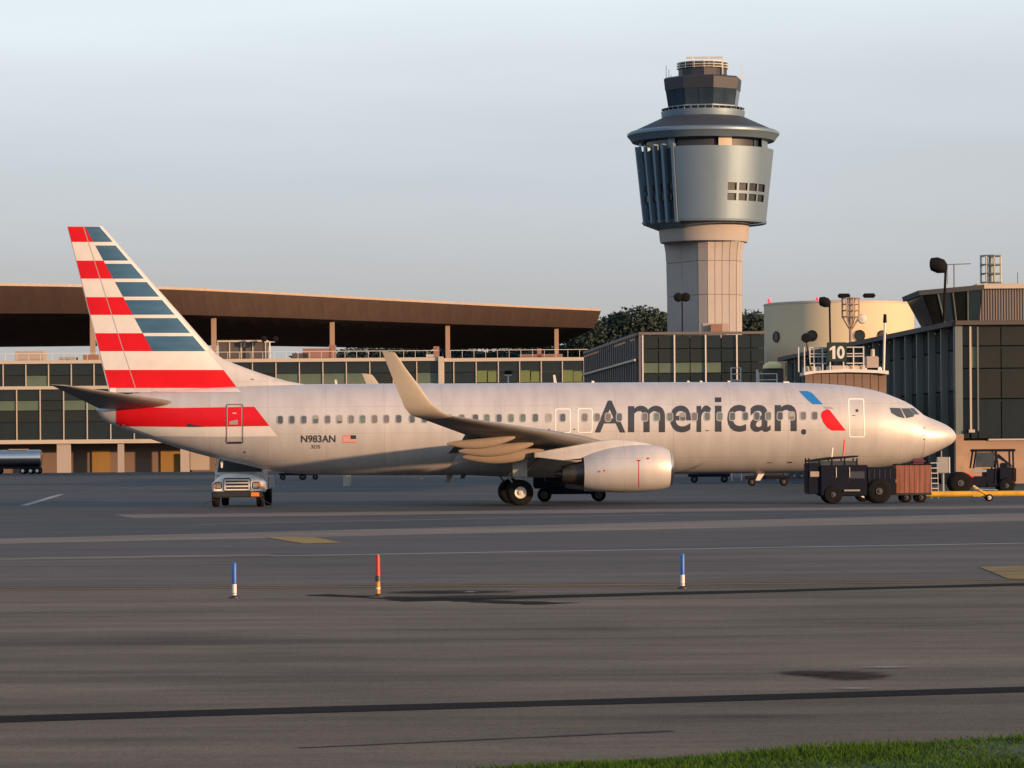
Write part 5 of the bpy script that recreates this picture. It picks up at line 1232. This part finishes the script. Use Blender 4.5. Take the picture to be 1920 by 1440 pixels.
# ================================================================== JET BRIDGE WITH NUMBER
DJ = 190.0; S = DJ / F; g = P(1587, 700, DJ)
jb = thing('jet_bridge', 'brown clad jet bridge with white roof edge behind the forward fuselage', 'jet bridge', (g.x, g.y, 0))
def jx(px): return X(px, 700, DJ) - g.x
def jz(y): return Z(1587, y, DJ)
M['jbrown'] = mat('jet_bridge_brown', (.20, .135, .10), .65, 0, .2, .6, (1, 1, 6))
DJ2 = 265; ratio = DJ2 / DJ
MB().rings([[(jx(1509), 0, jz(765)), (jx(1662), 0, jz(765)), (jx(1662), 0, jz(699)), (jx(1587), 0, jz(697)), (jx(1509), 0, jz(699))], [(jx(1509) * .9 + 8.6, 75, jz(765)), (jx(1662) * .9 + 7.0, 75, jz(765)), (jx(1662) * .9 + 7.0, 75, jz(699)), (7.8, 75, jz(697)), (jx(1509) * .9 + 8.6, 75, jz(699))]]).build('tunnel', M['jbrown'], jb)
for k in range(10): piece('cladding_panel', M['jbrown'], jb, (jx(1509) + (jx(1662) - jx(1509)) * (k + .5) / 10, -.03, (jz(764) + jz(701)) / 2), ((jx(1662) - jx(1509)) / 10 - .04, .06, jz(701) - jz(764)))
MB().prism([(jx(1507), jz(703)), (jx(1530), jz(699.5)), (jx(1587), jz(698)), (jx(1645), jz(700)), (jx(1665), jz(703)), (jx(1665), jz(696)), (jx(1587), jz(691.5)), (jx(1507), jz(697))], 'y', -.35, 2.5).build('roof_edge', M['white'], jb)
for px, w, y0, m in ((1525, 30, 686, M['cream']), (1637, 24, 668, M['tan']), (1638, 34, 688, M['white']), (1590, 70, 685, M['cream'])):
    MB().bbox((jx(px - w / 2), .3, jz(697)), (jx(px + w / 2), 1.8, jz(y0)), .05).build('roof_unit', m, jb)
MB().tube((jx(1640), 1, jz(668)), (jx(1640), 1, jz(654)), .13, .11).build('vent_stack', M['cream'], jb)
for px in (1498, 1509, 1519, 1527, 1543, 1601, 1620): MB().tube((jx(px), .2, jz(697)), (jx(px), .2, jz(650)), .035, n=6).build('rail_post', M['rail'], jb)
for y in (651, 663, 668, 681):
    MB().tube((jx(1519), .2, jz(y)), (jx(1549), .2, jz(y)), .03, n=6).build('rail', M['rail'], jb)
    MB().tube((jx(1588), .2, jz(y)), (jx(1620), .2, jz(y)), .03, n=6).build('rail', M['rail'], jb)
MB().tube((0, 1.2, 0), (0, 1.2, jz(764)), .45, n=20).bbox((-1.8, .4, .15), (1.8, 2, .5), .05).build('support_column', M['grey'], jb, smooth=40)
for s_ in (-1.3, 1.3): wheel('wheel', (s_, .6, .5), .5, .4, jb)
MB().lathe([(.02, -.02), (.26, -.01), (.27, .05), (.12, .12)], (jx(1512), .1, jz(633)), 'y', 20).build('round_lamp', M['poledark'], jb, smooth=50)
MB().tube((jx(1513), .15, jz(640)), (jx(1520), .15, jz(694)), .03, n=6).build('lamp_stem', M['poledark'], jb)
sg = thing('gate_sign', 'dark green square gate sign reading 10 above the jet bridge', 'sign', (g.x, g.y - .25, jz(697)))
sz = lambda y: jz(y) - jz(697)
MB().bbox((jx(1550), -.06, sz(678)), (jx(1587), .06, sz(642)), .02).build('sign_board', M['sign'], sg)
v, f = text_mesh('0', .03); xs = [a[0] for a in v]; ys = [a[1] for a in v]
x0, x1, y0, y1 = min(xs), max(xs), min(ys), max(ys); bw = (1584 - 1554) * S * .92
b = MB(); b.add([(jx(1555.5) + (a[0] - x0) / (x1 - x0) * (jx(1583) - jx(1568.5)) + jx(1568.5) - jx(1555.5), -.075, sz(673) + (a[1] - y0) / (y1 - y0) * (sz(649) - sz(673))) for a in v], f); b.add([(jx(x), -.075, sz(y)) for x, y in ((1560, 673), (1565.5, 673), (1565.5, 649), (1561.5, 649), (1555, 653.5), (1555, 658), (1560, 655))], [tuple(range(7))]); b.build('number_lettering', M['white'], sg)
for px in (1556, 1581): MB().tube((jx(px), .1, 0), (jx(px), .1, sz(660)), .04, n=6).build('sign_post', M['rail'], sg)

# equipment on the low roof between
g = P(1449, 690, 300); dm = thing('domed_canopy', 'pale yellow domed canopy above the fuselage left of the jet bridge', 'canopy', (g.x, g.y, 0)); S = 300 / F
MB().lathe([(19 * S, 0), (18 * S, .3), (13 * S, .5), (7 * S, .6), (.02, .62)], (0, 0, Z(1449, 691, 300)), n=24).build('dome', mat('yellow_canopy', (.75, .62, .28), .6), dm, smooth=60)
MB().bbox((-19 * S, -.6, Z(1449, 760, 300)), (19 * S, .6, Z(1449, 691, 300)), .05).build('support_wall', M['darkwall'], dm)
MB().box((-19 * S, -.5, 0), (19 * S, .5, Z(1449, 760, 300))).build('support_base', M['darkwall'], dm)
for k, (px, y0, w, lab) in enumerate(((1380, 690, 18, 'pale framed service lift beyond the fuselage, left of the domed canopy'), (1440, 701, 34, 'low pale railed platform beyond the fuselage, below the domed canopy'), (1420, 693, 2, 'thin pale post beyond the fuselage between lift and dome'))):
    D_ = 280; S = D_ / F; g = P(px, 720, D_); o = thing('service_platform', lab, 'platform', (g.x, g.y, 0)); zt_ = Z(px, y0, D_); w2 = w / 2 * S
    for x in (-w2, w2): MB().tube((x, 0, 0), (x, 0, zt_), .05, n=6).build('post', M['rail'], o)
    if w > 5:
        for dz in (0, .5, 1.0): MB().tube((-w2, 0, zt_ - dz), (w2, 0, zt_ - dz), .04, n=6).build('rail', M['rail'], o)
        MB().bbox((-w2, 0, zt_ - 1.6), (w2, 1.5, zt_ - 1.0), .05).build('deck', M['grey'], o)
g = P(953, 703, 470); o = thing('roof_floodlight', 'small dark floodlight on a tee stand in front of green windows', 'floodlight', (g.x, g.y, 0)); h = g.z
MB().tube((0, 0, 0), (0, 0, h), .10, n=6).box((-.5, -.1, h - .1), (.5, .1, h + .05)).build('pole', M['rail'], o); MB().bbox((-.6, -.4, h + .1), (.6, .4, h + .6), .15).build('lamp_head', M['poledark'], o)

# tails of parked aircraft behind
for px, y, tilt, w, lab in ((632, 712, -.4, 8, 'small white winglet tip of a parked aircraft, leftmost behind the fuselage'), (1042, 703, -.5, 9, 'small white winglet tip of a parked aircraft right of the green windows')):
    D_ = 250; S = D_ / F; g = P(px, y, D_); h = g.z; o = thing('parked_aircraft_wingtip', lab, 'winglet', (g.x, g.y, 0), 0)
    MB().prism([(w * S, h - 2.0), (0, h - 2.0), (-w * S * .55, h), (-w * S * .1, h)], 'y', -.06, .06).build('winglet', M['white'], o)
    MB().prism([(w * S, h - 2.0), (-.1, h - 2.0), (-.1, h - 2.2), (w * S + 2, h - 2.6)], 'y', -.2, 9).build('wing_end', M['white'], o)
    MB().tube((.5, 4, 0), (.5, 4, h - 2.2), .3).build('support', M['grey'], o)

# ================================================================== HILL AND TREES
b = MB(); vs = []; nx = 40
for i in range(nx + 1):
    x = -400 + 800 * i / nx
    for y, z in ((690, -.5), (740, 8 + 2 * math.sin(i)), (800, 10 + 2 * math.sin(i * .7)), (1200, 6), (2500, -1)): vs.append((x, y, z))
b.add(vs, [(5 * i + j, 5 * i + 5 + j, 5 * i + 6 + j, 5 * i + 1 + j) for i in range(nx) for j in range(4)])
M['hill'] = mat('hill_ground', (.03, .045, .02), .9, 0, .3, .05); h_ = b.build('hill', M['hill'], smooth=60); h_['kind'] = 'structure'
M['leafA'] = mat('leaf_dark', (.036, .056, .052), .9, 0, .15, .12, spec=.2); M['leafB'] = mat('leaf_mid', (.042, .064, .054), .9, 0, .15, .12, spec=.2); M['bark'] = mat('bark', (.07, .05, .035), .9)
def crown_mesh(seed, m):
    rg_ = np.random.default_rng(seed); cl = []
    for k in range(24):
        a_ = rg_.uniform(0, 6.28); r_ = rg_.uniform(0, .72) ; z = rg_.uniform(.30, .92); sh = 1 - max(0, z - .55) * 1.1
        cl.append((r_ * math.cos(a_) * .5 * sh, r_ * math.sin(a_) * .5 * sh, z, rg_.uniform(.07, .20)))
    pts = []
    for cx_, cy_, cz_, r_ in cl:
        n = 380; d = rg_.normal(size=(n, 3)); d /= np.linalg.norm(d, axis=1)[:, None]; q = d * (r_ * rg_.uniform(.55, 1.12, n))[:, None]; q[:, 2] *= .75; pts.append(q + (cx_, cy_, cz_))
    pts = np.concatenate(pts); n = len(pts); u = rg_.normal(size=(n, 3)); u /= np.linalg.norm(u, axis=1)[:, None]; w = np.cross(u, rg_.normal(size=(n, 3))); w /= np.linalg.norm(w, axis=1)[:, None]
    s_ = rg_.uniform(.008, .019, n)[:, None]; V_ = np.stack([pts - u * s_, pts + w * s_ * .7, pts + u * s_, pts - w * s_ * .7], 1).reshape(-1, 3)
    me = bpy.data.meshes.new('crown'); me.from_pydata(V_.tolist(), [], np.arange(n * 4).reshape(-1, 4).tolist()); me.materials.append(m); return me
crowns = [crown_mesh(k, M['leafA'] if k % 2 else M['leafB']) for k in range(5)]
tb_ = MB().tube((0, 0, -.05), (0, 0, .45), .022, .014, n=8).tube((0, 0, .3), (.12, .03, .6), .010, .004, n=6).tube((0, 0, .35), (-.1, .05, .66), .010, .004, n=6).tube((0, 0, .45), (.01, -.02, .8), .013, .004, n=6)
tmo = tb_.build('trunk', M['bark']); trunk_me = tmo.data; bpy.data.objects.remove(tmo)
spots = []
for px in range(1096, 1250, 21): spots.append((px + random.uniform(-5, 5), 586 + random.uniform(-4, 14) + (10 if px < 1130 else 0), 745, 'between roof tip and control tower'))
for px in range(1396, 1446, 17): spots.append((px + random.uniform(-4, 4), 588 + random.uniform(0, 10), 745, 'between tower shaft and cream drum'))
for px in range(640, 1096, 38): spots.append((px + random.uniform(-8, 8), 651 + random.uniform(-3, 8), 780, 'seen beneath the terminal roof'))
for i, (px, y, D_, where) in enumerate(spots):
    t_ = P(px, y, D_); base = 8.5; hgt = (t_.z - base) / .98
    nth = sum(1 for q in spots[:i] if q[3] == where); tot = sum(1 for q in spots if q[3] == where)
    ords = ['first', 'second', 'third', 'fourth', 'fifth', 'sixth', 'seventh', 'eighth', 'ninth', 'tenth', 'eleventh', 'twelfth']
    pos = 'leftmost' if nth == 0 else 'rightmost' if nth == tot - 1 else ords[nth] + ' from left'
    o = thing('tree', '%s of the dark trees %s' % (pos, where), 'tree', (t_.x, t_.y, base), random.uniform(0, 6), 'distant trees ' + where)
    sc2 = (hgt * random.uniform(.95, 1.25) * (1.5 if 'beneath' in where else 1.1),) * 2 + (hgt,)
    for nm, me in (('crown', crowns[i % 5]), ('trunk', trunk_me)):
        c = bpy.data.objects.new(nm, me); COL.objects.link(c); c.parent = o; c.scale = sc2
print('objects', len(bpy.data.objects))
